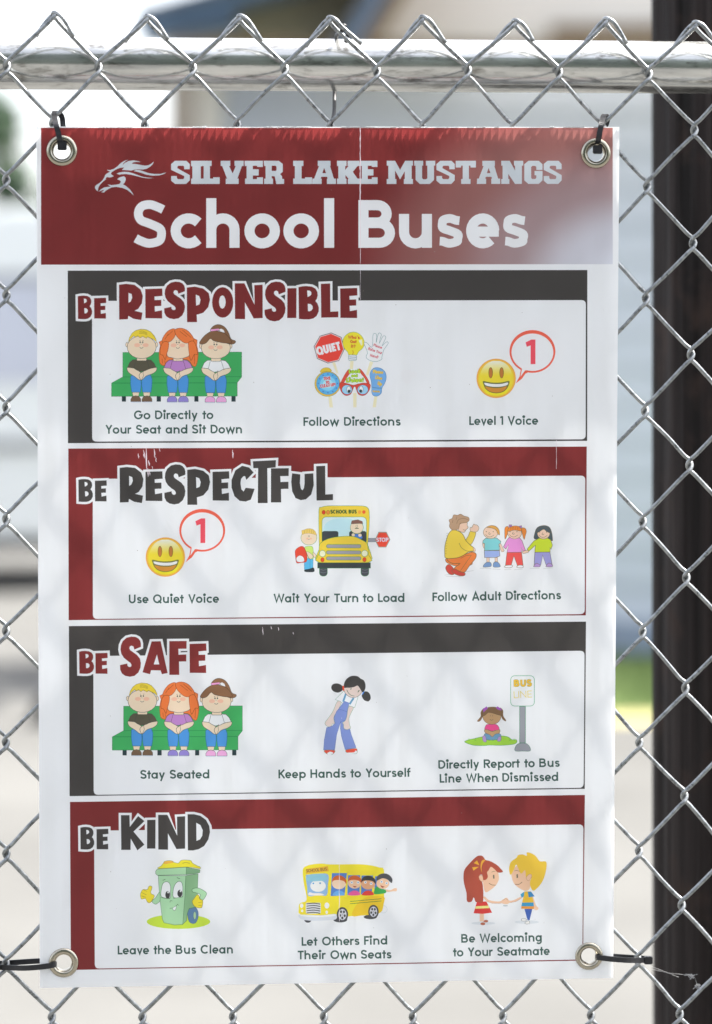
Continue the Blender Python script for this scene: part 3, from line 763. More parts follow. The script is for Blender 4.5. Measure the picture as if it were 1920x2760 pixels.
def text(part, col, s, x0, y0, x1, y1, cap, t, slant=0.0, outline=None, ow=0, space=.50, track=0.0):
    """one line of lettering whose outer ends lie at (x0,y0) and (x1,y1) on the baseline"""
    pos = 0; items = []; prev = None
    for ch in s:
        if ch == ' ': pos += space; prev = None; continue
        wd, st = glyph(ch, t)
        if prev:
            g = .155
            if prev in ROUNDR: g -= .045
            if ch in ROUNDL: g -= .045
            if prev in DIAG: g -= .085
            if ch in DIAG: g -= .06
            pos += g+track
        items.append((pos, st)); pos += wd; prev = ch
    L = math.hypot(x1-x0, y1-y0); ux, uy = (x1-x0)/L, (y1-y0)/L; k = L/pos
    for rnd_ in ((outline, ow), (col, 0)):
        c, ex = rnd_
        if c is None: continue
        for x, st in items:
            for kind, pts in st:
                if kind == 's': pts = cato(pts, 4)
                q = [(x0+(x+px+slant*py)*k*ux+py*cap*uy, y0+(x+px+slant*py)*k*uy-py*cap*ux) for px, py in pts]
                for d in quads(q, t*cap+ex*2, kind == 'c'): EL.append((part, c, d))

WHITE, MAROON, DARK = (223,224,224), (96,39,39), (62,59,57)
PRW = (224,226,227)
INK = (46,66,60)
# board face, header, panels
Z('board_face').poly(WHITE, [TL, TR, BR, BL])
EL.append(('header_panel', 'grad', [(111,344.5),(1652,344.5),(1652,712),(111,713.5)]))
def panel(part, col, o, i):
    Z(part).poly(col, o)
    # inner white panel with rounded corners
    (ax,ay),(bx_,by_),(cx_,cy_),(dx,dy) = i; r = 12; c = [(ax,ay),(bx_,by_),(cx_,cy_),(dx,dy)]; pts = []
    for k in range(4):
        p0, p, p2 = c[k-1], c[k], c[(k+1) % 4]
        def to(q): d = math.hypot(q[0]-p[0], q[1]-p[1]); return (p[0]+(q[0]-p[0])/d*r, p[1]+(q[1]-p[1])/d*r)
        a, b = to(p0), to(p2)
        for j in range(5):
            t = j/4; pts.append(((1-t)**2*a[0]+2*t*(1-t)*p[0]+t*t*b[0], (1-t)**2*a[1]+2*t*(1-t)*p[1]+t*t*b[1]))
    Z(part.replace('frame', 'panel')).poly(PRW, pts)
panel('frame#1', DARK, [(183,729.5),(1583.6,727.7),(1583,1188.3),(183.5,1194.5)], [(248.6,811),(1579.5,808.8),(1579,1184),(248.8,1190.2)])
panel('frame#2', MAROON, [(184.5,1209),(1582,1203.6),(1579.5,1658.5),(185.5,1671.5)], [(250.5,1290.7),(1578,1282),(1576.5,1655.2),(250.8,1668.2)])
panel('frame#3', DARK, [(186,1687.5),(1580,1675.4),(1576.5,2126.2),(188,2145.9)], [(252,1768.2),(1576,1754),(1573.5,2123.2),(253,2142.4)])
panel('frame#4', MAROON, [(189,2161.5),(1577,2142.6),(1572,2589),(191.5,2614.4)], [(254,2239),(1573,2222),(1570,2586),(256,2610.6)])

# emblem
e = Z('emblem', 260, 425, .12523); SIL = (190,196,200)
e.poly(SIL, [225,262,300,265,380,240,450,190,520,120,600,70,685,45,625,80,585,120,560,165,620,110,700,70,800,58,880,70,965,97,880,90,800,100,762,130,850,135,950,155,1050,172,1130,160,1190,125,1238,85,1215,140,1160,195,1080,240,1000,255,880,250,810,262,750,277,680,270,550,265,600,210,530,215,450,240,380,280,325,320,312,345,335,370,375,398,340,415,290,428,240,415,205,435,208,465,150,510,90,570,50,630,35,690,42,725,0,700,-25,660,-27,620,0,590,70,545,130,490,170,430,190,375,230,340,300,300,260,285])
e.poly(SIL, [435,345,490,320,600,303,700,310,800,340,900,375,1000,410,1100,428,1245,437,1120,445,1000,430,880,400,760,370,640,352,540,358,500,367])
e.poly(SIL, [805,290,850,262,930,265,1020,295,1120,330,1250,350,1380,350,1505,318,1450,355,1350,382,1200,387,1080,365,960,325,870,300])
e.poly(SIL, [447,465,500,425,590,398,625,425,637,470,615,530,575,575,640,610,720,680,780,760,805,815,740,750,660,690,560,650,430,628,330,640,250,680,200,715,165,750,105,742,150,720,165,690,100,710,50,730,100,680,170,640,310,620,240,575,330,590,430,580,500,565,530,520,510,490])

# slab lettering
SLAB = {
'S': ([92,95,180,95,205,120,205,160,162,160,162,140,155,133,118,133,110,140,110,152,205,205,205,245,178,273,92,273,62,248,62,212,106,212,106,228,115,236,155,236,162,228,162,212,62,165,62,120], []),
'I': ([215,95,300,95,300,137,290,137,290,232,300,232,300,273,215,273,215,232,225,232,225,137,215,137], []),
'L': ([300,95,373,95,373,135,360,135,360,232,385,232,385,222,435,222,435,273,300,273,300,232,312,232,312,135,300,135], []),
'V': ([443,95,517,95,517,135,508,135,535,192,560,135,550,135,550,95,620,95,620,135,607,135,572,232,582,232,582,273,482,273,482,232,492,232,455,135,443,135], []),
'E': ([627,95,767,95,767,142,722,142,722,133,690,133,690,160,735,160,735,208,690,208,690,236,722,236,722,222,768,222,768,273,630,273,630,232,642,232,642,135,627,135], []),
'R': ([773,95,890,95,920,120,920,180,900,197,915,215,915,235,930,235,930,273,870,273,858,215,835,212,835,232,845,232,845,273,777,273,777,232,788,232,788,135,777,135], [835,133,865,133,872,140,872,166,865,173,835,173]),
'A': ([1188,95,1286,95,1286,135,1282,135,1312,232,1328,232,1328,273,1258,273,1258,232,1264,232,1260,218,1215,218,1210,232,1218,232,1218,273,1145,273,1147,232,1160,232,1198,135,1188,135], [1237,150,1252,190,1223,190]),
'K': ([1337,95,1410,95,1410,135,1400,135,1400,165,1425,135,1418,135,1418,95,1510,95,1510,135,1495,135,1458,180,1495,232,1512,232,1512,273,1420,273,1420,240,1425,232,1402,205,1402,232,1410,232,1410,273,1337,273,1337,232,1347,232,1347,135,1337,135], []),
'M': ([228,92,290,92,327,160,365,92,423,92,423,128,413,128,413,228,423,228,423,265,355,265,355,228,362,228,362,170,327,232,290,165,290,228,300,228,300,265,228,265,228,228,240,228,240,128,228,128], []),
'U': ([435,92,500,92,500,128,492,128,492,222,500,230,520,230,530,222,530,128,520,128,520,92,587,92,587,128,578,128,578,235,548,265,475,265,445,235,445,128,435,128], []),
'T': ([740,92,890,92,890,142,850,142,850,128,838,128,838,228,850,228,850,265,780,265,780,228,792,228,792,128,780,128,780,142,740,142], []),
'N': ([1078,92,1140,92,1180,165,1180,128,1172,128,1172,92,1240,92,1240,128,1230,128,1230,265,1180,265,1130,190,1130,228,1138,228,1138,265,1078,265,1078,228,1088,228,1088,128,1078,128], []),
'G': ([1280,92,1355,92,1383,118,1383,160,1338,160,1338,138,1330,130,1310,130,1300,138,1300,220,1308,228,1330,228,1338,220,1338,200,1325,200,1325,168,1383,168,1383,238,1355,265,1280,265,1250,238,1250,118], []),
}
def place(part, col, shape, box, hole=None, olc=None, olw=0):
    """a traced letter set into the box x0, y0, x1, y1 (photograph pixels)"""
    pts = pair(shape[0]); xs = [p[0] for p in pts]; ys = [p[1] for p in pts]
    X0, X1, Y0, Y1 = min(xs), max(xs), min(ys), max(ys)
    f = lambda l: [(box[0]+(p[0]-X0)/(X1-X0)*(box[2]-box[0]), box[1]+(p[1]-Y0)/(Y1-Y0)*(box[3]-box[1])) for p in pair(l)]
    q = f(shape[0])
    if olc:
        for d in quads(q, olw*2, True): EL.append((part+'_outline', olc, d))
        for p in q: EL.append((part+'_outline', olc, circ(p[0], p[1], olw*.98, 8)))
        EL.append((part+'_outline', olc, q)); return
    EL.append((part, col, q))
    for k in range(1, len(shape)):
        if shape[k]: EL.append((part if hole != 'grad' else 'header_panel', hole, f(shape[k])))
ko, kk = (440, .35066), (960, .36318)
y0_, y1_ = 433.4, 495.8
for ch, a, b, (o_, k_) in [('S',62,205,ko),('I',215,300,ko),('L',300,435,ko),('V',443,619,ko),('E',627,768,ko),('R',773,930,ko),('L',1000,1145,ko),('A',1146,1329,ko),('K',1337,1512,ko),('E',29,160,kk),
                         ('M',228,423,kk),('U',432,588,kk),('S',597,733,kk),('T',740,890,kk),('A',897,1070,kk),('N',1078,1241,kk),('G',1249,1384,kk),('S',1393,1526,kk)]:
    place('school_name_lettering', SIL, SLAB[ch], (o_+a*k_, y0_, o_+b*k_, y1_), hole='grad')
# big title: School Buses, letter by letter where they stand
TW = (226,230,234)
def big(ch, x0, x1, base=668, cap=128.7, t=.212):
    wd, st = glyph(ch, t); k = (x1-x0)/wd
    for kind, pts in st:
        if kind == 's': pts = cato(pts, 5)
        q = [(x0+px*k, base-py*cap) for px, py in pts]
        for d in quads(q, t*cap*(.86 if kind == 's' else 1), kind == 'c'): EL.append(('title_lettering', TW, d))
for ch, a, b in [('S',357.7,450.2),('c',460,544.5),('h',555.7,646.7),('o',659,755),('o',764,860.5),('l',873,902),
                 ('B',966.5,1065),('u',1075.5,1165),('s',1176.8,1249),('e',1256.8,1346.2),('s',1353.3,1425)]:
    big(ch, a, b)

# cartoon headings
H = {
'B': ([95,265,125,259,160,257,200,261,228,275,244,300,247,325,240,350,228,368,244,385,255,415,254,445,238,478,210,497,180,503,140,503,98,500], [163,290,180,290,195,300,197,318,185,330,166,338], [168,388,190,390,205,403,208,422,196,438,180,444,170,442]),
'E': ([1283,182,1462,176,1465,255,1380,262,1382,300,1452,297,1452,362,1382,365,1385,422,1460,408,1462,495,1285,493],),
'S': ([687,242,757,214,758,180,750,148,730,122,700,107,655,103,605,115,565,150,545,195,540,245,550,290,575,330,610,360,645,385,657,405,656,422,642,431,625,428,613,412,612,393,535,410,537,460,555,500,590,525,640,535,690,525,730,490,752,440,758,390,747,340,715,300,680,275,645,250,634,230,640,208,658,200,678,210],),
'A': ([875,155,972,153,1047,495,985,508,972,467,868,465,858,508,777,487], [932,295,957,402,898,402]),
'F': ([1065,152,1252,150,1250,233,1163,235,1165,298,1248,295,1248,370,1170,372,1172,515,1065,515],),
'K': ([545,108,637,108,640,235,730,118,797,172,680,285,797,425,722,487,650,360,648,482,548,482],),
'I': ([827,160,917,158,915,468,825,468],),
'N': ([945,105,1045,105,1150,330,1148,125,1235,120,1235,470,1142,475,1050,305,1052,482,947,480],),
'D': ([1262,98,1330,98,1400,115,1460,160,1495,225,1503,290,1485,370,1440,440,1380,475,1320,488,1265,487], [1355,190,1400,215,1425,270,1420,330,1395,370,1357,385]),
'R': ([262,55,300,50,345,55,378,80,390,115,385,155,365,185,345,195,388,205,382,245,340,238,312,222,310,240,263,242], [313,98,330,105,333,125,325,145,313,152]),
'P': ([627,70,670,65,715,75,745,100,752,135,742,175,715,205,690,213,680,215,682,255,628,255], [675,108,693,115,701,135,695,160,677,167]),
'O': ([(820+57*math.cos(a*.2618), 150+82*math.sin(a*.2618)) for a in range(24)], [(818+18*math.cos(a*.5236), 148+36*math.sin(a*.5236)) for a in range(12)]),
'L': ([1348,50,1397,48,1398,200,1440,198,1440,230,1350,232],),
'C': ([1066,137,1040,108,1000,98,960,125,938,180,938,225,955,275,985,302,1020,306,1050,295,1072,232,1020,226,1008,248,995,235,990,200,993,175,1005,160,1016,158,1024,180],),
'T': ([1062,72,1195,65,1193,108,1145,112,1147,315,1090,315,1092,112,1065,112],),
'U': ([1290,142,1337,148,1335,200,1341,232,1350,240,1358,228,1362,200,1362,145,1412,142,1415,210,1400,265,1370,292,1340,297,1310,285,1290,245,1285,190],),
}
def heading(n, col, ox, oy, k, letters):
    part = 'heading_lettering#%d' % n; wcol = (226,228,234)
    for ol in (True, False):
        for ch, a, b, c, d in letters:
            bx_ = (ox+a*k, oy+b*k, ox+c*k, oy+d*k)
            place(part, col, H[ch], bx_, hole=wcol, olc=wcol if ol else None, olw=6.2)
heading(1, MAROON, 190, 740, .5009, [('B',40,113,117,240),('E',128,125,193,237),('R',262,50,390,245),('E',403,75,496,236),('S',505,38,617,240),('P',627,65,752,256),('O',763,68,877,232),('N',885,47,1035,240),('S',1045,38,1158,252),('I',1167,73,1217,234),('B',1228,62,1337,241),('L',1348,48,1442,232),('E',1452,72,1545,234)])
heading(2, DARK, 190, 1210, .46338, [('B',47,175,131,308),('E',143,183,212,305),('R',287,105,425,315),('E',437,130,537,303),('S',547,90,669,323),('P',680,116,813,325),('E',827,130,925,301),('C',938,98,1072,306),('T',1062,65,1196,315),('F',1167,112,1271,311),('U',1285,142,1416,298),('L',1430,98,1528,300)])
heading(3, (104,44,43), 190, 1690, .25047, [('B',95,257,255,503),('E',270,278,402,503),('S',535,103,760,535),('A',777,153,1047,508),('F',1065,150,1252,515),('E',1283,176,1465,495)])
heading(4, DARK, 190, 2170, .25047, [('B',108,235,257,478),('E',282,255,410,476),('K',545,108,797,487),('I',825,158,917,468),('N',945,105,1235,480),('D',1262,98,1503,488)])

# captions
for k, (s, x0, y0, x1, y1) in enumerate([
 ('Go Directly to',361.4,1130,575.6,1129.3),('Your Seat and Sit Down',284.5,1169,652.8,1168),('Follow Directions',818.2,1148,1080.3,1147),('Level 1 Voice',1265.2,1145.6,1451.1,1144.6),
 ('Use Quiet Voice',347.8,1626,590.8,1624.6),('Wait Your Turn to Load',737.5,1624,1090.6,1622.4),('Follow Adult Directions',1166.1,1620.5,1512.7,1615),
 ('Stay Seated',378.4,2099,564.7,2098),('Keep Hands to Yourself',751,2098,1107.6,2093.6),('Directly Report to Bus',1182,2072.3,1509.1,2066.7),('Line When Dismissed',1185.6,2109.8,1505,2104.7),
 ('Leave the Bus Clean',317.7,2572.6,628.3,2569.8),('Let Others Find',813.4,2549.2,1044.4,2545.6),('Their Own Seats',803.1,2585.9,1055.7,2583.1),('Be Welcoming',1243.7,2541,1460.9,2537.4),('to Your Seatmate',1221.6,2578.2,1482.4,2573.9)]):
    text('caption#%d' % k, INK, s, x0, y0, x1, y1, 23.4, .185)

# ---- illustrations
SK, GRN, DGR, BLU, LN_ = (226,203,175), (64,150,88), (35,95,60), (72,142,205), (70,70,66)
def bench(part, ox, oy, k):
    z = Z(part, ox, oy, k)
    for a, b in ((163,210),(558,606),(985,1031),(1405,1452)): z.box((35,45,48), a, 872, b, 935)
    z.poly(GRN, [175,378,1520,374,1520,655,1470,720,1470,872,47,875,47,725,175,655], DGR, 5)
    z.ln(DGR, 5, [175,655,1520,652]).ln(DGR, 6, [47,725,1470,722])
    def kid(cx, dy, shirt, shoe):
        f = lambda l: [l[i]+(cx if i % 2 == 0 else dy) for i in range(len(l))]
        z.poly(SK, f([-55,430,55,430,55,480,-55,480]), LN_, 4)
        z.poly(BLU, f([-125,650,-100,630,-60,640,-10,690,-5,740,-15,828,-112,828,-125,740]), (45,85,130), 5)
        z.poly(BLU, f([0,690,60,635,100,630,118,680,115,760,105,830,10,828,2,760]), (45,85,130), 5)
        z.poly(SK, f([-105,830,-28,830,-35,872,-98,872]), LN_, 3); z.poly(SK, f([18,830,97,830,90,872,25,872]), LN_, 3)
        z.sm(SK, f([-160,545,-90,555,-20,598,30,640,20,670,-5,692,-40,682,-80,650,-140,612,-162,580]), LN_, 5)
        z.sm(SK, f([163,545,165,585,120,620,50,645,0,692,-25,660,-25,625,10,598,70,570]), LN_, 5)
        z.poly(shirt, f([-100,462,-60,460,-50,472,50,472,60,460,105,465,140,500,163,548,90,560,40,585,-20,595,-60,575,-90,555,-160,548,-135,490]), LN_, 5)
        z.ln(LN_, 4, f([-65,470,-88,555])).ln(LN_, 4, f([60,470,85,555]))
        z.ln(LN_, 4, f([20,575,15,610,22,640,0,690]))
        for sx in (-67, 60):
            z.poly(shoe, f([sx-57,935,sx-56,905,sx-40,880,sx,868,sx+40,880,sx+56,905,sx+57,935]), LN_, 4); z.ln((200,205,215), 10, f([sx-55,941,sx+55,941]))
    def face(cx, cy):
        z.ell((236,178,150), cx-48, cy+32, 34, 22).ell((236,178,150), cx+48, cy+32, 34, 22)
        z.ell(LN_, cx-14, cy, 8, 10).ell(LN_, cx+14, cy, 8, 10)
        z.ln(LN_, 5, [cx-20,cy+55,cx-8,cy+66,cx+8,cy+66,cx+20,cy+55], smooth=True).ln(LN_, 4, [cx-8,cy+20,cx+4,cy+22])
        z.ln(LN_, 4, [cx-24,cy-20,cx-10,cy-24]).ln(LN_, 4, [cx+10,cy-24,cx+24,cy-20])
    kid(388, 0, (78,74,62), (98,78,62)); 
    z.sm((226,118,58), [615,245,600,300,585,380,595,500,650,525,700,465,900,460,960,525,1005,528,1028,400,1012,300,980,220], (120,60,30), 5)
    kid(800, 3, (172,120,180), (140,125,195)); kid(1230, 6, (226,230,238), (232,160,205))
    z.ell(SK, 222, 290, 16, 26, ol=LN_, w=4).ell(SK, 556, 290, 16, 26, ol=LN_, w=4).ell(SK, 388, 318, 164, 130, ol=LN_, w=5)
    z.poly((226,200,55), [235,262,250,210,280,160,320,130,375,115,440,120,490,145,530,190,552,235,555,262,530,235,500,220,455,200,440,217,400,195,370,212,345,190,320,205,300,190,265,220], (120,105,40), 5)
    for q in range(3): z.ln((120,105,40), 4, [360,138+q*12,400,136+q*14,450,158+q*10], smooth=True)
    face(385, 263)
    z.sm(SK, [690,262,770,175,840,225,920,268,932,400,880,436,800,452,740,440,675,410], LN_, 5)
    z.sm((226,118,58), [618,245,640,190,690,132,760,110,770,178,730,240,690,262,640,265], (120,60,30), 5)
    z.sm((226,118,58), [765,120,830,103,900,125,950,175,978,225,970,250,930,270,870,268,815,228,775,178], (120,60,30), 5)
    z.sm((226,118,58), [630,262,690,262,690,330,670,400,655,460,628,410,600,400,600,330], (120,60,30), 5)
    z.sm((226,118,58), [922,262,975,250,1005,310,1020,400,985,400,945,470,925,380,918,310], (120,60,30), 5)
    for a in ([690,170,650,230],[740,135,680,190],[820,140,900,200],[850,125,950,210],[620,450,625,505],[990,400,985,510],[650,470,655,510]): z.ln((120,60,30), 4, a)
    face(798, 265)
    z.ell(SK, 1058, 305, 16, 26, ol=LN_, w=4).ell(SK, 1396, 305, 16, 26, ol=LN_, w=4).ell(SK, 1228, 328, 165, 122, ol=LN_, w=5)
    z.sm((110,82,60), [1168,135,1200,80,1260,62,1325,88,1370,150,1400,225,1450,248,1440,275,1395,285,1335,262,1330,190,1290,130], (50,40,32), 5)
    z.poly((222,225,230), [1262,118,1290,108,1318,125,1328,155,1300,148])
    z.sm((110,82,60), [1042,272,1080,210,1130,165,1200,132,1290,146,1350,178,1390,230,1405,270,1330,272,1250,258,1200,245,1165,220,1120,268,1080,283], (50,40,32), 5)
    z.poly((232,150,200), [1168,118,1262,108,1265,126,1170,138]); face(1224, 288)
bench('illustration#bench', 290, 860, .23795); bench('illustration#bench2', 292, 1813.5, .23795)

# sticks with signs
z = Z('illustration#signs', 820, 880, .16281); WD = (230,215,175)
for q in ([465,600,512,590,570,780,535,770],[765,570,820,570,808,705,755,705],[1090,575,1145,590,1060,815,1025,795],[402,1160,455,1160,478,1340,422,1340],[812,1100,868,1100,868,1338,815,1338],[1162,1155,1212,1155,1190,1338,1135,1338]): z.poly(WD, q)
z.poly((100,90,92), [450,100,620,175,672,375,580,570,395,612,215,535,160,330,260,155]); z.poly((215,205,205), [448,112,612,183,660,375,574,560,397,600,224,527,172,332,267,165]); z.poly((228,70,58), [446,122,602,190,650,375,568,550,399,590,232,520,184,334,272,174])
text(z.p, (238,232,232), 'QUIET', 820+225*.1628, 880+480*.1628, 820+615*.1628, 880+385*.1628, 23, .26)
z.sm((232,215,50), [820,92,900,115,965,175,997,260,975,350,900,420,865,475,750,475,720,420,660,350,640,250,670,170,740,110], (110,140,70), 6)
z.rbox((205,210,215), 735, 470, 870, 565, 25, (80,110,110), 5).ln((120,130,140), 6, [738,500,868,515]).ln((120,130,140), 6, [738,530,868,545])
z.poly((240,238,190), [905,235,960,210,965,300,945,315])
z.ln((190,120,40), 10, [805,395,815,430,800,470])
for s, a, b, c, d in (("Who's",730,205,918,208),('Got',765,275,868,278),('It?',775,352,850,355)): text(z.p, (196,70,50), s, 820+a*.1628, 880+b*.1628, 820+c*.1628, 880+d*.1628, 9, .24)
z.sm((228,231,238), [990,280,1010,262,1050,280,1110,345,1135,300,1140,150,1160,115,1195,125,1200,190,1195,270,1225,130,1255,108,1280,135,1262,200,1248,280,1300,170,1335,155,1352,185,1310,280,1295,320,1350,265,1385,255,1388,290,1330,370,1310,420,1290,500,1282,545,1200,580,1110,570,1040,530,1030,485,1050,440,1030,370], (90,125,125), 6)
for s, a, b, c, d in (('Please',1145,325,1285,372),('Raise Your',1058,385,1285,462),('Hand!',1090,495,1222,530)): text(z.p, (196,80,90), s, 820+a*.1628, 880+b*.1628, 820+c*.1628, 880+d*.1628, 7.5, .2)
z.sm((220,190,60), [275,760,290,710,340,685,400,685,440,710,445,745], (130,110,40), 5)
z.ell((222,185,70), 388, 950, 212, 208, ol=(110,110,60), w=6).ell((88,172,220), 395, 942, 190, 185, ol=(60,110,130), w=6).ell((130,200,232), 395, 945, 130, 120).ell((165,215,238), 395, 948, 80, 70)
for q in range(12): z.ell((80,110,190), 395+160*math.cos(q*.5236), 942+155*math.sin(q*.5236), 12)
for s, a, b, c, d in (('TIME',325,890,440,880),('TO',365,955,420,948),('CLEAN UP!',272,1015,522,985)): text(z.p, (200,60,62), s, 820+a*.1628, 880+b*.1628, 820+c*.1628, 880+d*.1628, 8.5, .22, outline=(225,200,205), ow=.9)
z.poly((226,228,232), [740,720,930,705,1050,940,630,940])
z.sm((215,80,62), [740,710,775,745,720,830,650,940,600,950,640,860,690,770], (120,50,40), 5); z.sm((215,80,62), [905,700,950,720,1010,800,1060,880,1080,940,1050,945,1000,850,940,775], (120,50,40), 5)
z.sm((212,70,55), [590,935,700,940,800,970,850,965,900,950,1000,935,1095,955,1085,1040,1040,1110,975,1145,900,1120,868,1050,850,1000,825,1000,800,1060,770,1120,700,1145,640,1110,600,1040], (110,45,40), 6)
z.ell((150,200,235), 710, 1045, 84, 78, ol=(60,60,80), w=5).ell((150,200,235), 972, 1045, 88, 78, ol=(60,60,80), w=5)
z.ell((236,238,240), 738, 1045, 34, 55, ol=(60,80,90), w=5).ell((236,238,240), 945, 1040, 34, 55, ol=(60,80,90), w=5).ell((30,45,48), 745, 1072, 24, 26).ell((30,45,48), 938, 1068, 24, 26)
for s, a, b, c, d, h_ in (('Look',745,775,930,770,11),('and',785,838,885,835,8),('Listen!',700,925,985,920,12)): text(z.p, (175,205,50), s, 820+a*.1628, 880+b*.1628, 820+c*.1628, 880+d*.1628, h_, .26, outline=(70,140,60), ow=.9)
z.sm((112,165,215), [1220,680,1300,710,1350,770,1360,860,1335,940,1290,1020,1280,1100,1220,1150,1150,1145,1120,1090,1120,1010,1110,900,1090,820,1105,740,1155,690], (65,100,135), 6)
z.ln((80,125,165), 12, [1130,1005,1220,1020,1290,1020])
for s, a, b, c, d, h_ in (('Please',1140,775,1308,785,9.5),('Line',1180,870,1290,885,9.5),('Up',1212,965,1280,985,10),('Quietly',1135,1085,1255,1092,5)): text(z.p, (226,190,80), s, 820+a*.1628, 880+b*.1628, 820+c*.1628, 880+d*.1628, h_, .24, outline=(150,130,80), ow=.4)

# smiley with speech bubble
def emoji(part, ex, ey, bx2, by2):
    z = Z(part, ex-478*.16281, ey-920*.16281, .16281)
    z.ell((226,160,70), 478, 920, 326, n=40).ell((232,185,55), 478, 920, 308, n=40).ell((236,208,52), 478, 925, 285, n=40)
    R2 = 262
    for i in range(11):
        ya, yb = 632+i*22, 632+(i+1)*22; t = i/10; c = tuple(int(a*(1-t)+b*t) for a, b in zip((226,222,205),(236,208,60)))
        cy_ = 888; xa, xb = math.sqrt(max(0,R2**2-(ya-cy_)**2)), math.sqrt(max(0,R2**2-(yb-cy_)**2))
        if xb > 8: z.poly(c, [478-max(xa,6),ya,478+max(xa,6),ya,478+xb,yb,478-xb,yb])
    z.ell((242,216,40), 478, 1130, 190, 70, n=30)
    for x in (387, 568): z.ell((100,90,40), x, 827, 37, 92).ell((178,112,55), x, 830, 28, 82)
    z.sm((85,90,50), [262,965,370,985,478,992,585,985,692,962,690,1020,655,1090,590,1145,478,1168,370,1145,300,1090,268,1020])
    z.sm((200,135,55), [300,1055,400,1075,478,1080,560,1075,655,1050,630,1100,570,1140,478,1156,380,1138,320,1095])
    z.sm((226,222,232), [285,992,380,1008,478,1014,580,1008,670,988,660,1030,570,1056,478,1062,390,1056,300,1032])
    z = Z(part, bx2-1078*.16281, by2-475*.16281, .16281); RD = (230,95,72)
    z.ell(RD, 1078, 475, 380, 354, n=44); z.poly(RD, [840,730,885,775,865,890,800,1005,905,925,965,840,1020,815])
    z.ell(PRW, 1078, 488, 346, 310, n=44); z.poly(PRW, [880,735,905,765,880,895,955,790,1030,780])
    z.poly((230,78,92), [965,325,1060,278,1128,278,1128,685,1048,685,1048,375,985,398])
emoji('illustration#smiley', 1337.8, 1019.8, 1435.5, 947.3); emoji('illustration#smiley2', 446.3, 1501.5, 545.5, 1429.3)
# school bus from the front with waiting child
z = Z('illustration#bus', 780, 1350, .18159); GL = (50,120,60); YL = (232,198,62)
z.poly((85,175,215), [220,850,355,850,352,1005,225,1020], (40,90,120), 4).ln((40,90,120), 4, [310,870,310,1000])
z.sm((45,50,52), [225,1025,300,1008,360,990,372,1050,300,1058,235,1052])
z.sm((195,220,110), [230,690,270,675,335,675,355,720,362,850,290,855,250,750], GL, 4)
z.sm(SK, [255,760,290,760,340,800,355,830,320,865,290,840], LN_, 4); z.sm(SK, [355,760,400,810,385,840,360,825], LN_, 4)
z.sm((222,75,55), [90,740,140,690,190,675,225,700,262,800,255,900,180,915,112,920,95,840], (130,50,40), 6)
z.sm((232,232,236), [105,850,150,810,205,830,225,880,205,905,120,905], (130,50,40), 4)
z.ell(SK, 292, 550, 120, 105, ol=GL, w=5)
z.poly((222,190,95), [190,500,185,440,225,430,260,415,310,412,345,420,385,450,410,510,350,490,290,480,230,485], (150,125,50), 4)
for a in (230,265,300,335,365): z.ln((150,125,50), 4, [a,425,a-3,482])
z.ell((232,180,150), 270, 560, 20, 14).ell((232,180,150), 320, 560, 20, 14).ln(LN_, 4, [275,568,290,576,305,568]).ln(LN_, 4, [285,510,283,540]).ln(LN_, 4, [300,510,300,540])
z.box((140,140,148), 1170, 555, 1290, 608, (80,100,95), 5)
z.poly((130,140,125), [1325,460,1445,460,1500,575,1440,690,1325,690,1270,580]); z.poly((228,75,55), [1333,472,1438,472,1487,575,1433,680,1333,680,1283,580])
text(z.p, (226,205,215), 'STOP', 780+1293*.18159, 1350+608*.18159, 780+1470*.18159, 1350+606*.18159, 11, .2, outline=(120,80,100), ow=.5)
for a in (448, 1064): z.rbox((68,70,74), a, 960, a+118, 1118, 50, GL, 5); 
for a in (455,1072):
    for b in (1015,1055): z.ln((105,108,112), 7, [a,b,a+50,b+14,a+104,b])
z.sm(YL, [445,640,440,150,480,95,570,76,800,74,1080,76,1160,100,1188,170,1185,400,1165,640,1180,700,1175,915,440,915,445,720], GL, 6)
z.rbox((205,226,232), 487, 238, 1147, 640, 60, GL, 6)
z.sm((185,218,228), [505,420,560,320,700,262,900,262,960,330,900,500,740,520,600,560,505,560])
z.rbox((60,64,68), 490, 450, 728, 640, 30, (30,60,45), 4); z.rbox((60,64,68), 892, 450, 1143, 640, 30, (30,60,45), 4)
z.sm((75,120,200), [960,500,1060,500,1080,560,940,560])
z.ell(SK, 950, 505, 24, 24).ell(SK, 1050, 510, 26, 24)
z.ell(SK, 1003, 395, 98, 92, ol=GL, w=5); z.poly((110,80,72), [918,340,930,295,980,285,1020,280,1085,305,1092,340,1040,335,960,340], (60,50,45), 4)
z.poly((60,75,45), [970,415,985,400,1003,395,1020,400,1038,415,1003,412]); z.ln(LN_, 4, [993,355,990,385]).ln(LN_, 4, [1012,355,1014,385])
z.sm(YL, [448,660,500,600,620,550,800,525,960,530,1060,570,1150,625,1170,700,1176,800,1176,915,442,915,444,780], GL, 6)
for b in (648, 740, 828): z.rbox((152,148,158), 552, b, 1065, b+50, 24, GL, 6)
z.ell((232,236,190), 493, 783, 46, 48, ol=(80,140,90), w=6).ell((232,236,190), 1120, 780, 46, 48, ol=(80,140,90), w=6)
z.ell((226,80,45), 493, 875, 26, 32, ol=(140,60,30), w=5).ell((226,80,45), 1117, 872, 26, 32, ol=(140,60,30), w=5)
z.box((56,60,62), 422, 918, 1206, 998, (30,80,50), 6)
z.ell((222,70,50), 512, 170, 26, 30, ol=(110,60,30), w=5).ell((226,140,60), 577, 170, 26, 30, ol=(110,90,30), w=5).ell((236,160,60), 1045, 165, 25, 27).ell((228,100,55), 1108, 165, 25, 27)
text(z.p, (45,70,42), 'SCHOOL BUS', 780+612*.18159, 1350+190*.18159, 780+1000*.18159, 1350+188*.18159, 10.5, .26)

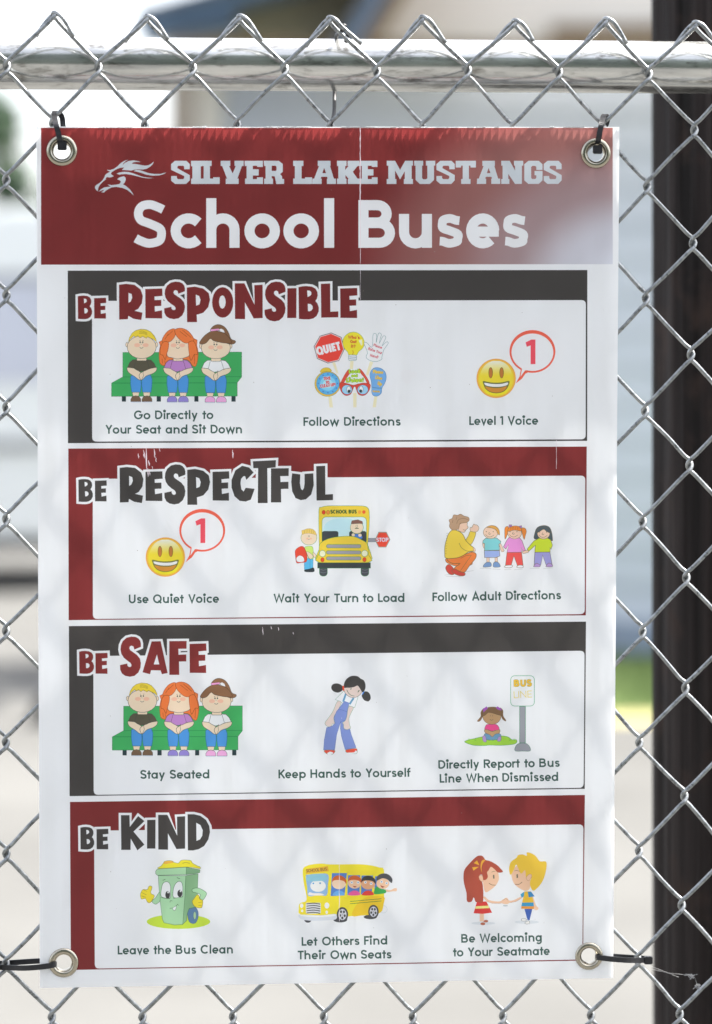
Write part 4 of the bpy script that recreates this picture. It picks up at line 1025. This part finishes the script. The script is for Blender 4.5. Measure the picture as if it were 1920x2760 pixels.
# crouching adult and three children
z = Z('illustration#adult', 1180, 1360, .20664); K1 = (90,80,55); SN = (228,190,165)
for q in ([90,920,470,860],[110,935,300,940],[550,830,700,835],[720,840,820,845],[870,850,960,845],[1000,850,1110,840],[1200,830,1330,835],[1380,835,1510,825]): z.ln((190,190,188), 6, q)
z.sm((190,70,60), [105,820,140,780,180,800,215,850,210,910,160,910,120,870], K1, 6)
z.sm((226,125,62), [130,700,110,745,170,780,250,800,430,790,450,740,400,700], K1, 6)
z.sm((226,125,62), [380,640,450,620,500,640,495,700,420,790,355,880,290,870,215,830,290,770,200,770,130,730,140,700,260,690], K1, 7)
z.sm((190,70,60), [185,850,230,840,290,875,355,890,350,925,290,930,205,895], K1, 6)
z.ln(K1, 4, [300,700,370,665,440,660,370,760,300,860])
z.sm((232,200,72), [430,345,495,355,480,440,430,525,380,490,370,460,400,410], K1, 6)
z.sm(SN, [430,345,425,300,445,300,470,255,490,265,510,265,535,290,535,325,500,358], K1, 5)
z.sm((232,200,72), [200,330,270,345,330,390,370,470,430,530,480,570,485,605,400,620,330,665,250,695,110,700,92,640,95,540,120,440,150,370], K1, 7)
z.sm(SN, [465,560,490,580,488,612,470,606], K1, 4)
z.ln(K1, 5, [280,500,310,560,380,605,460,605], smooth=True)
for i in range(9): z.ln(K1, 3, [98+i*2,640-i*33,118+i*2,636-i*33])
z.sm(SN, [270,330,285,260,340,235,385,235,385,270,398,300,365,335,350,360,310,358], K1, 5)
z.ln(K1, 4, [330,320,350,335,365,330])
z.sm((172,140,112), [190,330,155,290,160,240,150,200,190,180,210,135,260,140,300,125,345,150,400,165,412,200,385,230,330,240,290,250,275,310,240,330], (105,85,60), 6)
z.ln((105,85,60), 5, [250,250,270,200,340,180,400,200], smooth=True).ln((105,85,60), 5, [240,200,250,160]).ln((105,85,60), 5, [190,240,200,200])
def child(cx, head, shirt, bottom, shoe, shorts=False, hair=None):
    z.ell(SN, cx, head, 92, 80, ol=K1, w=5)
# boy in teal
z.box(SN, 640, 690, 675, 750, K1, 4).box(SN, 748, 690, 782, 745, K1, 4)
z.sm((110,140,180), [595,815,610,775,650,750,695,760,700,800,670,812], K1, 5); z.sm((110,140,180), [725,810,730,760,765,745,800,765,818,808,770,818], K1, 5)
z.poly((148,165,212), [608,600,808,600,812,670,760,690,700,690,612,692], K1, 6)
z.sm(SN, [590,505,610,505,615,560,600,565,588,530], K1, 4); z.sm(SN, [795,510,830,520,850,565,868,600,845,618,825,600,815,560], K1, 4)
z.poly((120,190,192), [625,440,770,435,825,480,822,505,800,515,808,595,610,600,612,508,588,505,592,470], K1, 6)
z.ell(SN, 692, 362, 96, 82, ol=K1, w=5)
z.sm((205,150,72), [640,295,700,272,760,285,800,330,808,395,785,380,760,330,700,305], K1, 5)
# girl in pink
z.poly((228,85,80), [905,620,1095,620,1115,790,1040,795,995,670,960,790,885,790], K1, 6)
z.sm((230,220,222), [870,815,890,795,970,790,970,815,930,825], K1, 5); z.sm((230,220,222), [1030,815,1060,790,1110,795,1115,820,1070,825], K1, 5)
z.poly((218,140,200), [930,430,1060,425,1100,470,1145,595,1110,610,1092,560,1095,622,905,625,925,520,890,580,858,552,900,470], K1, 6)
z.sm((232,135,55), [880,300,920,285,925,330,905,400,880,450,875,370], K1, 5); z.sm((232,135,55), [1095,310,1140,310,1158,350,1145,400,1130,455,1110,400], K1, 5)
z.ell(SN, 1005, 370, 92, 78, ol=K1, w=5); z.sm((232,135,55), [918,350,925,310,960,285,1020,278,1070,290,1095,320,1090,345,1000,332], K1, 5)
for a in (955,985,1015,1045): z.ln(K1, 3, [a,288,a-3,330])
z.box((160,110,170), 930, 262, 968, 290, K1, 3).poly((160,110,170), [1065,280,1095,272,1100,300,1075,305], K1, 3)
z.sm(SN, [1110,612,1150,600,1185,595,1185,620,1150,632,1115,638], K1, 5)
# girl in lime
z.sm((68,78,84), [1265,450,1268,370,1300,300,1380,272,1450,290,1485,350,1500,460,1480,470,1400,440], K1, 5)
z.poly((155,150,205), [1268,620,1465,620,1495,790,1415,790,1370,660,1345,790,1258,790], K1, 6)
z.sm((175,140,195), [1255,800,1290,765,1335,790,1330,812,1258,812], K1, 5); z.sm((175,140,195), [1415,800,1450,762,1495,785,1495,810,1420,812], K1, 5)
z.poly((200,215,50), [1320,440,1430,435,1475,460,1498,530,1478,585,1465,560,1468,618,1268,622,1275,530,1190,608,1168,580,1255,475], K1, 6)
z.ell(SN, 1382, 375, 82, 75, ol=K1, w=5); z.sm((68,78,84), [1292,370,1310,320,1380,290,1450,320,1470,370,1420,350,1385,322,1340,345], K1, 4)
for cx, cy_ in ((680,375),(990,375),(1375,380)):
    z.ell(K1, cx-45, cy_-22, 6, 7).ell(K1, cx+45, cy_-22, 6, 7).ln(K1, 5, [cx-55,cy_+15,cx-25,cy_+42,cx+15,cy_+46,cx+55,cy_+22], smooth=True).ln(K1, 5, [cx-2,cy_-15,cx-14,cy_+4,cx,cy_+14,cx+14,cy_+2], smooth=True)

# girl leaning over, in dungarees
z = Z('illustration#girl', 860, 1800, .10892); GO = (100,140,110); DB = (118,135,190); S2 = (212,192,182); BK = (62,60,58)
z.sm(BK, [305,490,330,420,400,388,480,390,560,430,600,500,570,570,480,612,400,600,335,560]); z.sm(BK, [1060,690,1090,610,1150,582,1220,600,1270,670,1280,760,1240,820,1190,830,1110,790])
z.poly((236,238,240), [610,580,680,640,970,720,885,985,765,945,560,860,405,780], GO, 8)
z.sm(S2, [455,830,555,860,480,1030,385,1180,370,1280,395,1390,340,1385,290,1475,240,1460,170,1420,155,1350,250,1220,360,1050], GO, 8)
z.poly(DB, [630,825,750,870,700,1080,690,1180,660,1290,540,1330,520,1390,440,1650,390,2030,115,2030,130,1800,190,1480,330,1440,400,1370,370,1240,440,1070,480,1030], (70,90,140), 8)
z.poly(DB, [540,1330,660,1290,640,1450,760,1490,800,1650,920,1975,650,2025,560,1700,530,1500], (70,90,140), 8)
z.ln((70,90,140), 9, [480,1035,580,1045,695,1090], smooth=True)
z.ln((90,140,170), 48, [668,640,600,840]).ln((90,140,170), 48, [860,745,760,900])
z.sm(S2, [745,955,855,985,790,1130,745,1250,755,1390,785,1490,745,1510,700,1530,620,1500,610,1400,580,1360,650,1310,690,1200,710,1060], GO, 8)
z.ell(S2, 850, 500, 232, 236, ol=LN_, w=9, n=36)
z.sm(BK, [620,490,625,380,680,280,770,215,870,195,970,215,1030,265,1110,310,1150,400,1150,500,1110,600,1070,600,1020,520,960,440,880,470,780,492,700,492])
z.ln((70,90,65), 20, [800,500,785,540]).ln((70,90,65), 20, [1000,550,965,605]).ln((70,90,65), 13, [690,540,730,620,800,680,880,700], smooth=True)
z.poly((222,75,45), [585,440,622,450,630,570,600,570,580,500]).poly((75,140,220), [1100,590,1130,585,1085,665,1060,660])
z.sm((222,80,60), [135,2040,385,2040,375,2110,300,2150,180,2120], GO, 8); z.sm((236,238,240), [210,2110,270,2075,340,2090,350,2120,280,2158,220,2140])
z.sm((222,80,60), [660,2040,760,2010,920,1995,950,2050,930,2120,780,2120,680,2090], GO, 8); z.sm((236,238,240), [870,2090,900,2050,940,2060,940,2105,900,2122,760,2122,700,2100])

# girl sitting by the bus line sign
z = Z('illustration#line', 1230, 1800, .15028)
z.sm((150,195,62), [150,1325,230,1290,330,1270,450,1240,600,1230,800,1220,930,1240,1000,1290,1080,1290,1080,1345,1000,1375,800,1390,600,1385,500,1395,330,1390,230,1365], GL, 8)
for a in (230,340,590,660,960,1040): z.poly((120,180,60), [a-15,1310,a-8,1260,a,1300,a+14,1265,a+18,1310])
z.rbox((224,227,230), 978, 142, 1402, 685, 70, (80,145,110), 10)
z.box((142,143,148), 1138, 690, 1242, 1345, (70,120,90), 9); z.sm((142,143,148), [1060,1490,1062,1420,1110,1365,1190,1348,1270,1365,1320,1420,1325,1490,1190,1492], (80,110,95), 9)
text(z.p, (232,185,55), 'BUS', 1230+1035*.15028, 1800+338*.15028, 1230+1355*.15028, 1800+332*.15028, 18.5, .24, outline=(110,125,70), ow=.8)
text(z.p, (215,195,70), 'LINE', 1230+1035*.15028, 1800+545*.15028, 1230+1360*.15028, 1800+530*.15028, 18.5, .10)
HB = (108,85,62)
z.sm(HB, [500,720,440,790,440,870,380,945,385,965,430,955,475,880,500,800]); z.sm(HB, [780,715,840,760,845,860,895,940,880,958,830,920,800,840])
z.sm((98,140,170), [500,1200,560,1170,740,1170,800,1200,790,1270,640,1295,520,1280], LN_, 5)
z.sm((165,135,185), [475,1230,520,1220,545,1320,500,1330,475,1290], LN_, 4); z.sm((165,135,185), [800,1230,760,1240,735,1310,790,1318,808,1270], LN_, 4)
S3 = (178,142,100)
z.sm(S3, [505,1110,560,1110,650,1140,740,1110,785,1110,775,1170,700,1190,650,1240,600,1200,520,1165], LN_, 5)
z.sm((226,75,135), [560,1015,720,1015,775,1100,700,1120,640,1135,570,1110,510,1100,530,1040], LN_, 5)
z.ell(S3, 640, 865, 165, 150, ol=LN_, w=6, n=30)
z.sm(HB, [470,860,480,770,560,715,650,702,740,715,810,770,820,850,740,840,680,820,580,800,520,850], (60,55,40), 5)
z.poly((150,80,165), [480,740,545,690,570,730,530,760,490,800]).poly((150,80,165), [710,720,740,690,815,740,810,765,750,750])
z.ln(LN_, 6, [605,925,635,940,665,922], smooth=True).ln(LN_, 5, [615,850,615,870]).ln(LN_, 5, [655,850,655,870])

# smiling wheelie bin
z = Z('illustration#bin', 360, 2300, .15028); G1, G2, G3 = (160,200,158), (128,168,125), (60,90,62)
z.ell((188,210,62), 808, 1225, 570, 130, n=40)
z.sm((90,118,148), [970,1100,990,1010,1050,970,1120,975,1160,1050,1160,1150,1120,1240,1060,1258,1000,1220], (60,80,105), 7); z.ell((165,195,150), 1100, 1115, 25, 70, ol=(60,80,105), w=5)
z.poly(G2, [935,400,1160,365,1140,960,1000,990,960,1100,955,1205,880,1280], G3, 7)
z.poly(G1, [445,400,940,400,925,760,885,1275,740,1285,550,1245,520,1180,470,780], G3, 7)
z.sm((232,215,50), [455,275,500,225,545,165,560,145,640,130,700,140,735,165,810,175,850,130,920,120,1030,130,1060,175,1150,225,1190,240,1190,275,960,245], (110,110,60), 7)
z.sm((228,170,70), [545,170,570,148,680,140,720,165,640,180,560,192])
z.poly(G1, [400,320,420,290,470,278,950,248,945,380,430,395,400,365], G3, 7); z.poly((118,158,118), [950,248,1195,295,1190,345,1100,365,945,382], G3, 7)
z.sm((236,238,240), [505,780,500,650,530,540,590,508,640,530,668,600,665,700,655,800], G3, 8); z.sm((236,238,240), [725,795,712,680,740,570,800,505,860,515,885,590,885,700,870,780], G3, 8)
z.poly(G1, [490,792,560,815,660,815,720,806,890,780,885,860,490,860]); z.ln(G3, 7, [495,795,560,805,660,815]).ln(G3, 7, [715,808,800,795,890,780])
z.ell((62,60,60), 615, 745, 42, 68).ell((62,60,60), 833, 720, 44, 66).ell((232,232,236), 622, 700, 14, 18).ell((232,232,236), 845, 678, 14, 18)
z.sm(G1, [330,860,395,800,440,730,470,700,480,840,440,890,390,912], G3, 7)
z.sm((232,208,50), [130,720,170,650,250,650,280,590,330,595,325,650,310,690,325,730,370,750,365,800,300,885,250,870,215,810,150,820,130,780], (120,110,50), 8)
for q in ([170,650,240,680],[145,700,235,745],[140,760,225,790]): z.ln((120,110,50), 7, q)
z.sm(G1, [1060,640,1140,620,1230,650,1310,710,1290,780,1240,840,1190,800,1200,740,1130,710,1060,690], G3, 8)
z.sm((232,208,50), [1140,745,1175,760,1190,820,1245,850,1230,960,1200,978,1130,970,1080,930,1055,860,1090,810], (120,110,50), 8)
z.ln((120,110,50), 7, [1165,885,1240,870]).ln((120,110,50), 7, [1165,935,1225,935])
z.ln(G3, 8, [650,985,720,975,790,920], smooth=True); z.sm((236,238,240), [700,985,770,945,755,1010,730,1025], G3, 6)
z.ln(G3, 8, [655,880,665,850,700,855], smooth=True).ln(G3, 9, [525,485,575,465]).ln(G3, 10, [780,435,835,455]).ln(G3, 8, [785,910,815,935])
z.ln((120,110,50), 8, [880,178,940,165,1010,180], smooth=True)

# school bus with children
z = Z('illustration#schoolbus', 790, 2310, .18785); YB_ = (232,212,50); TY = (70,70,72)
z.ell((224,228,230), 1300, 750, 52, 52, ol=(190,195,200), w=6)
z.ell(TY, 215, 900, 52, 42).ell(TY, 1110, 860, 95, 32).ell(TY, 680, 900, 100, 38)
z.sm(YB_, [140,190,190,130,300,102,420,94,520,105,700,105,950,103,1120,120,1240,150,1305,185,1308,500,1300,690,1250,800,1090,830,800,850,640,850,420,840,110,825,85,740,90,680,130,650,185,635,195,560,160,400])
z.sm((226,190,45), [1040,580,1300,560,1295,690,1250,800,1000,835,850,845,900,700])
z.poly((215,165,55), [190,170,500,130,515,200,330,225,185,240])
text(z.p, (90,75,45), 'SCHOOL BUS', 790+192*.18785, 2310+220*.18785, 790+487*.18785, 2310+192*.18785, 8, .16)
z.sm((135,170,205), [185,270,230,252,350,240,505,250,500,400,485,548,360,545,222,560,205,440])
z.sm((232,215,210), [225,545,240,505,300,520,400,520,445,545,340,552]); z.ell((236,220,215), 360, 415, 112, 85)
z.sm((130,180,195), [190,320,230,262,400,245,480,275,480,330,360,345,230,350]); z.ell((70,140,180), 293, 378, 12).ell((70,140,180), 390, 375, 12)
for q in ([560,230,775,230,740,550,540,560],[790,260,965,260,955,540,780,545],[985,265,1150,265,1130,535,975,535],[1180,275,1310,275,1300,520,1165,530]): z.poly((80,120,185), q)
def kb(x, y, r, skin, hair, shirt, hy=0):
    z.sm(shirt, [x-85,550,x-60,500,x,480,x+60,500,x+75,545]); z.ell(skin, x, y, r, r*.82)
    z.sm(hair, [x-r,y-20,x-r*.85,y-r*.8,x-r*.3,y-r*1.15,x+r*.4,y-r*1.1,x+r*1.02,y-r*.6,x+r*1.05,y+5,x+r*.7,y-r*.35,x,y-r*.5,x-r*.7,y-r*.45])
kb(660, 380, 100, (236,195,165), (190,95,45), (100,160,215)); kb(885, 375, 95, (232,185,150), (195,95,50), (222,90,150)); kb(1080, 385, 100, (215,160,120), (60,58,55), (215,70,60))
z.sm((60,140,75), [1165,530,1170,470,1210,420,1270,460,1340,470,1330,515,1250,530]); z.sm((232,185,150), [1335,465,1400,475,1450,450,1490,450,1485,490,1440,490,1350,500])
z.ell((232,185,150), 1290, 380, 92, 78); z.sm((75,75,78), [1200,340,1215,270,1290,235,1370,250,1425,310,1420,370,1395,360,1350,320,1280,305])
for a, b in ((845,365),(935,365),(1040,362),(1122,380),(1272,355),(1345,375)): z.ell((230,235,240), a, b, 20).ell((70,120,165), a, b, 9)
z.sm((150,60,50), [860,415,900,420,915,415,890,438]); z.sm((150,60,50), [1255,405,1290,420,1315,425,1280,440])
z.ln((60,105,60), 8, [820,637,1270,598]).ln((60,105,60), 8, [820,670,1270,630])
z.rbox((205,205,210), 185, 655, 400, 812, 20)
for i in range(5): z.ln((62,62,60), 13, [195,672+i*33,300,662+i*33,390,676+i*33], smooth=True)
z.ell((230,225,225), 125, 698, 24, 32).ell((230,225,225), 487, 695, 34, 44).ell((230,225,225), 132, 772, 16, 20).ell((230,225,225), 485, 792, 18, 24)
for x, y, r in ((710,825,78),(1155,785,72)):
    z.ell(TY, x, y, r*1.05, r*1.38).ell((200,200,208), x, y, r*.75, r*1.02)
    for q in range(5): z.ell(TY, x+r*.45*math.cos(q*1.2566-.9), y+r*.62*math.sin(q*1.2566-.9), r*.2, r*.26)
    z.ell((170,170,178), x, y, r*.18, r*.22)
z.sm((205,208,214), [85,830,200,828,420,835,600,815,630,845,620,890,540,905,300,915,150,900,90,870])
z.sm((226,228,230), [95,838,200,836,420,842,590,825,600,845,420,862,200,858])

# two children shaking hands
z = Z('illustration#hands', 1230, 2280, .16281); S4 = (232,185,152); HR = (158,75,58); HY = (235,190,60)
z.ell((205,208,210), 450, 1280, 200, 26).ell((205,208,210), 1170, 1260, 200, 30)
z.box(S4, 390, 1120, 460, 1250); z.sm((165,95,70), [400,1290,430,1265,475,1275,475,1305,430,1312]); z.sm((165,95,70), [450,1250,480,1225,528,1235,520,1262,480,1265])
z.poly((205,62,58), [345,920,500,920,595,1105,440,1125,288,1115,320,1000]); z.poly((240,220,130), [325,1000,535,988,548,1030,315,1040])
z.sm(S4, [445,850,480,840,530,890,620,912,720,918,790,880,850,870,870,930,820,965,740,948,600,950,500,910]); z.sm(S4, [790,880,840,860,880,905,960,895,1070,840,1090,860,990,920,890,940,840,965,800,930])
z.ln((165,115,85), 5, [500,915,600,950,740,950]).ln((165,115,85), 5, [890,940,990,920,1080,865]).ln((165,115,85), 6, [770,900,820,870,860,900]).ell((175,180,182), 815, 990, 42, 12)
z.sm(S4, [440,580,440,480,500,380,600,340,680,400,705,490,705,560,660,650,580,720,480,765])
z.sm(HR, [120,500,140,390,220,290,320,190,380,160,440,170,485,230,540,245,600,270,680,320,730,370,775,430,690,440,640,390,575,345,540,400,510,440,525,510,490,560,445,560,430,480,385,490,380,550,430,600,445,700,450,790,440,935,360,930,320,925,290,850,255,922,180,918,170,780,130,620])
z.sm(S4, [375,520,390,490,430,490,445,540,440,590,400,575], (165,115,85), 5)
z.sm((222,165,60), [405,300,430,240,485,230,440,290,420,370,425,440,405,370]); z.poly((232,175,55), [290,285,345,240,385,320]).poly((232,175,55), [265,355,375,345,285,410])
z.ln((95,95,85), 22, [620,480,624,540]).ln((110,85,70), 9, [540,615,590,645,655,650], smooth=True).ln((110,85,70), 6, [585,435,620,420,650,425])
z.poly((65,90,150), [1130,1045,1262,1040,1215,1230,1180,1225]); z.sm((228,220,215), [1078,1215,1110,1200,1165,1215,1140,1245,1090,1240], LN_, 5); z.sm((228,220,215), [1140,1270,1190,1240,1215,1260,1205,1290,1150,1290], LN_, 5)
z.sm(S4, [1235,830,1270,840,1320,980,1358,1020,1355,1055,1300,1060,1285,1000])
z.poly((232,185,55), [1130,755,1230,750,1275,900,1290,1045,1075,1040,1095,920]); z.poly((60,145,185), [1090,940,1280,935,1288,1000,1080,998]); z.poly((228,150,60), [1080,1000,1288,1000,1290,1045,1075,1040])
z.poly((60,145,185), [1065,800,1130,755,1120,840,1080,860]).poly((60,130,180), [1185,760,1240,755,1298,835,1200,852])
z.sm(S4, [925,540,920,440,1000,330,1100,330,1190,420,1230,560,1220,700,1160,745,1080,720,970,640])
z.sm(HY, [905,480,878,420,880,340,910,260,1000,195,1020,155,1100,140,1170,165,1168,108,1240,120,1320,170,1385,255,1480,255,1498,330,1470,480,1420,600,1340,700,1265,740,1220,620,1250,500,1215,465,1160,540,1140,400,1070,460,1000,310,960,380])
z.sm(S4, [1160,525,1200,475,1240,470,1250,510,1210,570,1180,570], (165,115,85), 5)
z.ln((95,95,85), 22, [1010,470,1012,530]).ln((110,85,70), 9, [975,635,1040,635,1092,598], smooth=True).ln((110,85,70), 6, [960,415,1000,405,1050,420])

# creases, scratches and rubbed spots on the print
SC = (222,208,214); rs = random.Random(3)
def crack(part, x, y0, y1, w, jx=.8, step=9):
    y = y0; pts = []; L = []; R = []
    while y < y1:
        ww = w*rs.uniform(.35,1.25); xx = x+rs.uniform(-jx,jx)*.6; L.append((xx-ww/2, y)); R.append((xx+ww/2, y)); y += step*rs.uniform(.6,1.3)
    for i in range(len(L)-1): EL.append((part, SC, [L[i], R[i], R[i+1], L[i+1]]))
crack('crease', 971.3, 345, 545, 2.8); crack('crease', 971.8, 545, 712, 1.5); crack('crease', 972, 728, 808, 1.0); crack('crease', 915, 2330, 2488, 1.8)
crack('crease', 1500, 1186, 1272, 1.4)
for x, y, h_, w_ in ((388,1212,24,4),(373,1222,14,3),(394,1208,60,4.5),(401,1240,16,3.5),(416,1210,24,3),(420,1230,16,3),(398,1262,24,3.5),(403,1268,14,2.5),(410,1256,8,2),(627,1212,24,3.4),(708,1690,22,1.8),(731,1688,8,2),(750,1690,10,2),(790,1704,6,2),(430,1208,10,2)):
    n = 5; L = []; R = []
    for i in range(n+1):
        t = i/n; ww = w_*math.sin(math.pi*min(1,max(.08,t)))*rs.uniform(.5,1.1)+.3; xx = x+rs.uniform(-.8,.8)+t*2; L.append((xx-ww/2,y+h_*t)); R.append((xx+ww/2,y+h_*t))
    for i in range(n): EL.append(('scuff', SC, [L[i],R[i],R[i+1],L[i+1]]))
for i in range(46): EL.append(('scuff', rs.choice([SC,(150,140,135),(120,110,100)]) , circ(rs.uniform(130,1630), rs.uniform(380,2600), rs.uniform(.5,1.3), 5)))
for i in range(5): EL.append(('scuff', (227,221,221), circ(1100+rs.uniform(-18,22), 1010+rs.uniform(-12,14), rs.uniform(6,13), 12)))
for gx, gy, ro, ri in GROM: EL.append(('board_face', 'hole', circ(gx, gy, ri+3)))
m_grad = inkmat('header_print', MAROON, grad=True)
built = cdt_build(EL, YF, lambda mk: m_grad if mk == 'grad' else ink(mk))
for k_, o_ in built.items():
    if k_ in ('crease', 'scuff'): o_['kind'] = 'stuff'
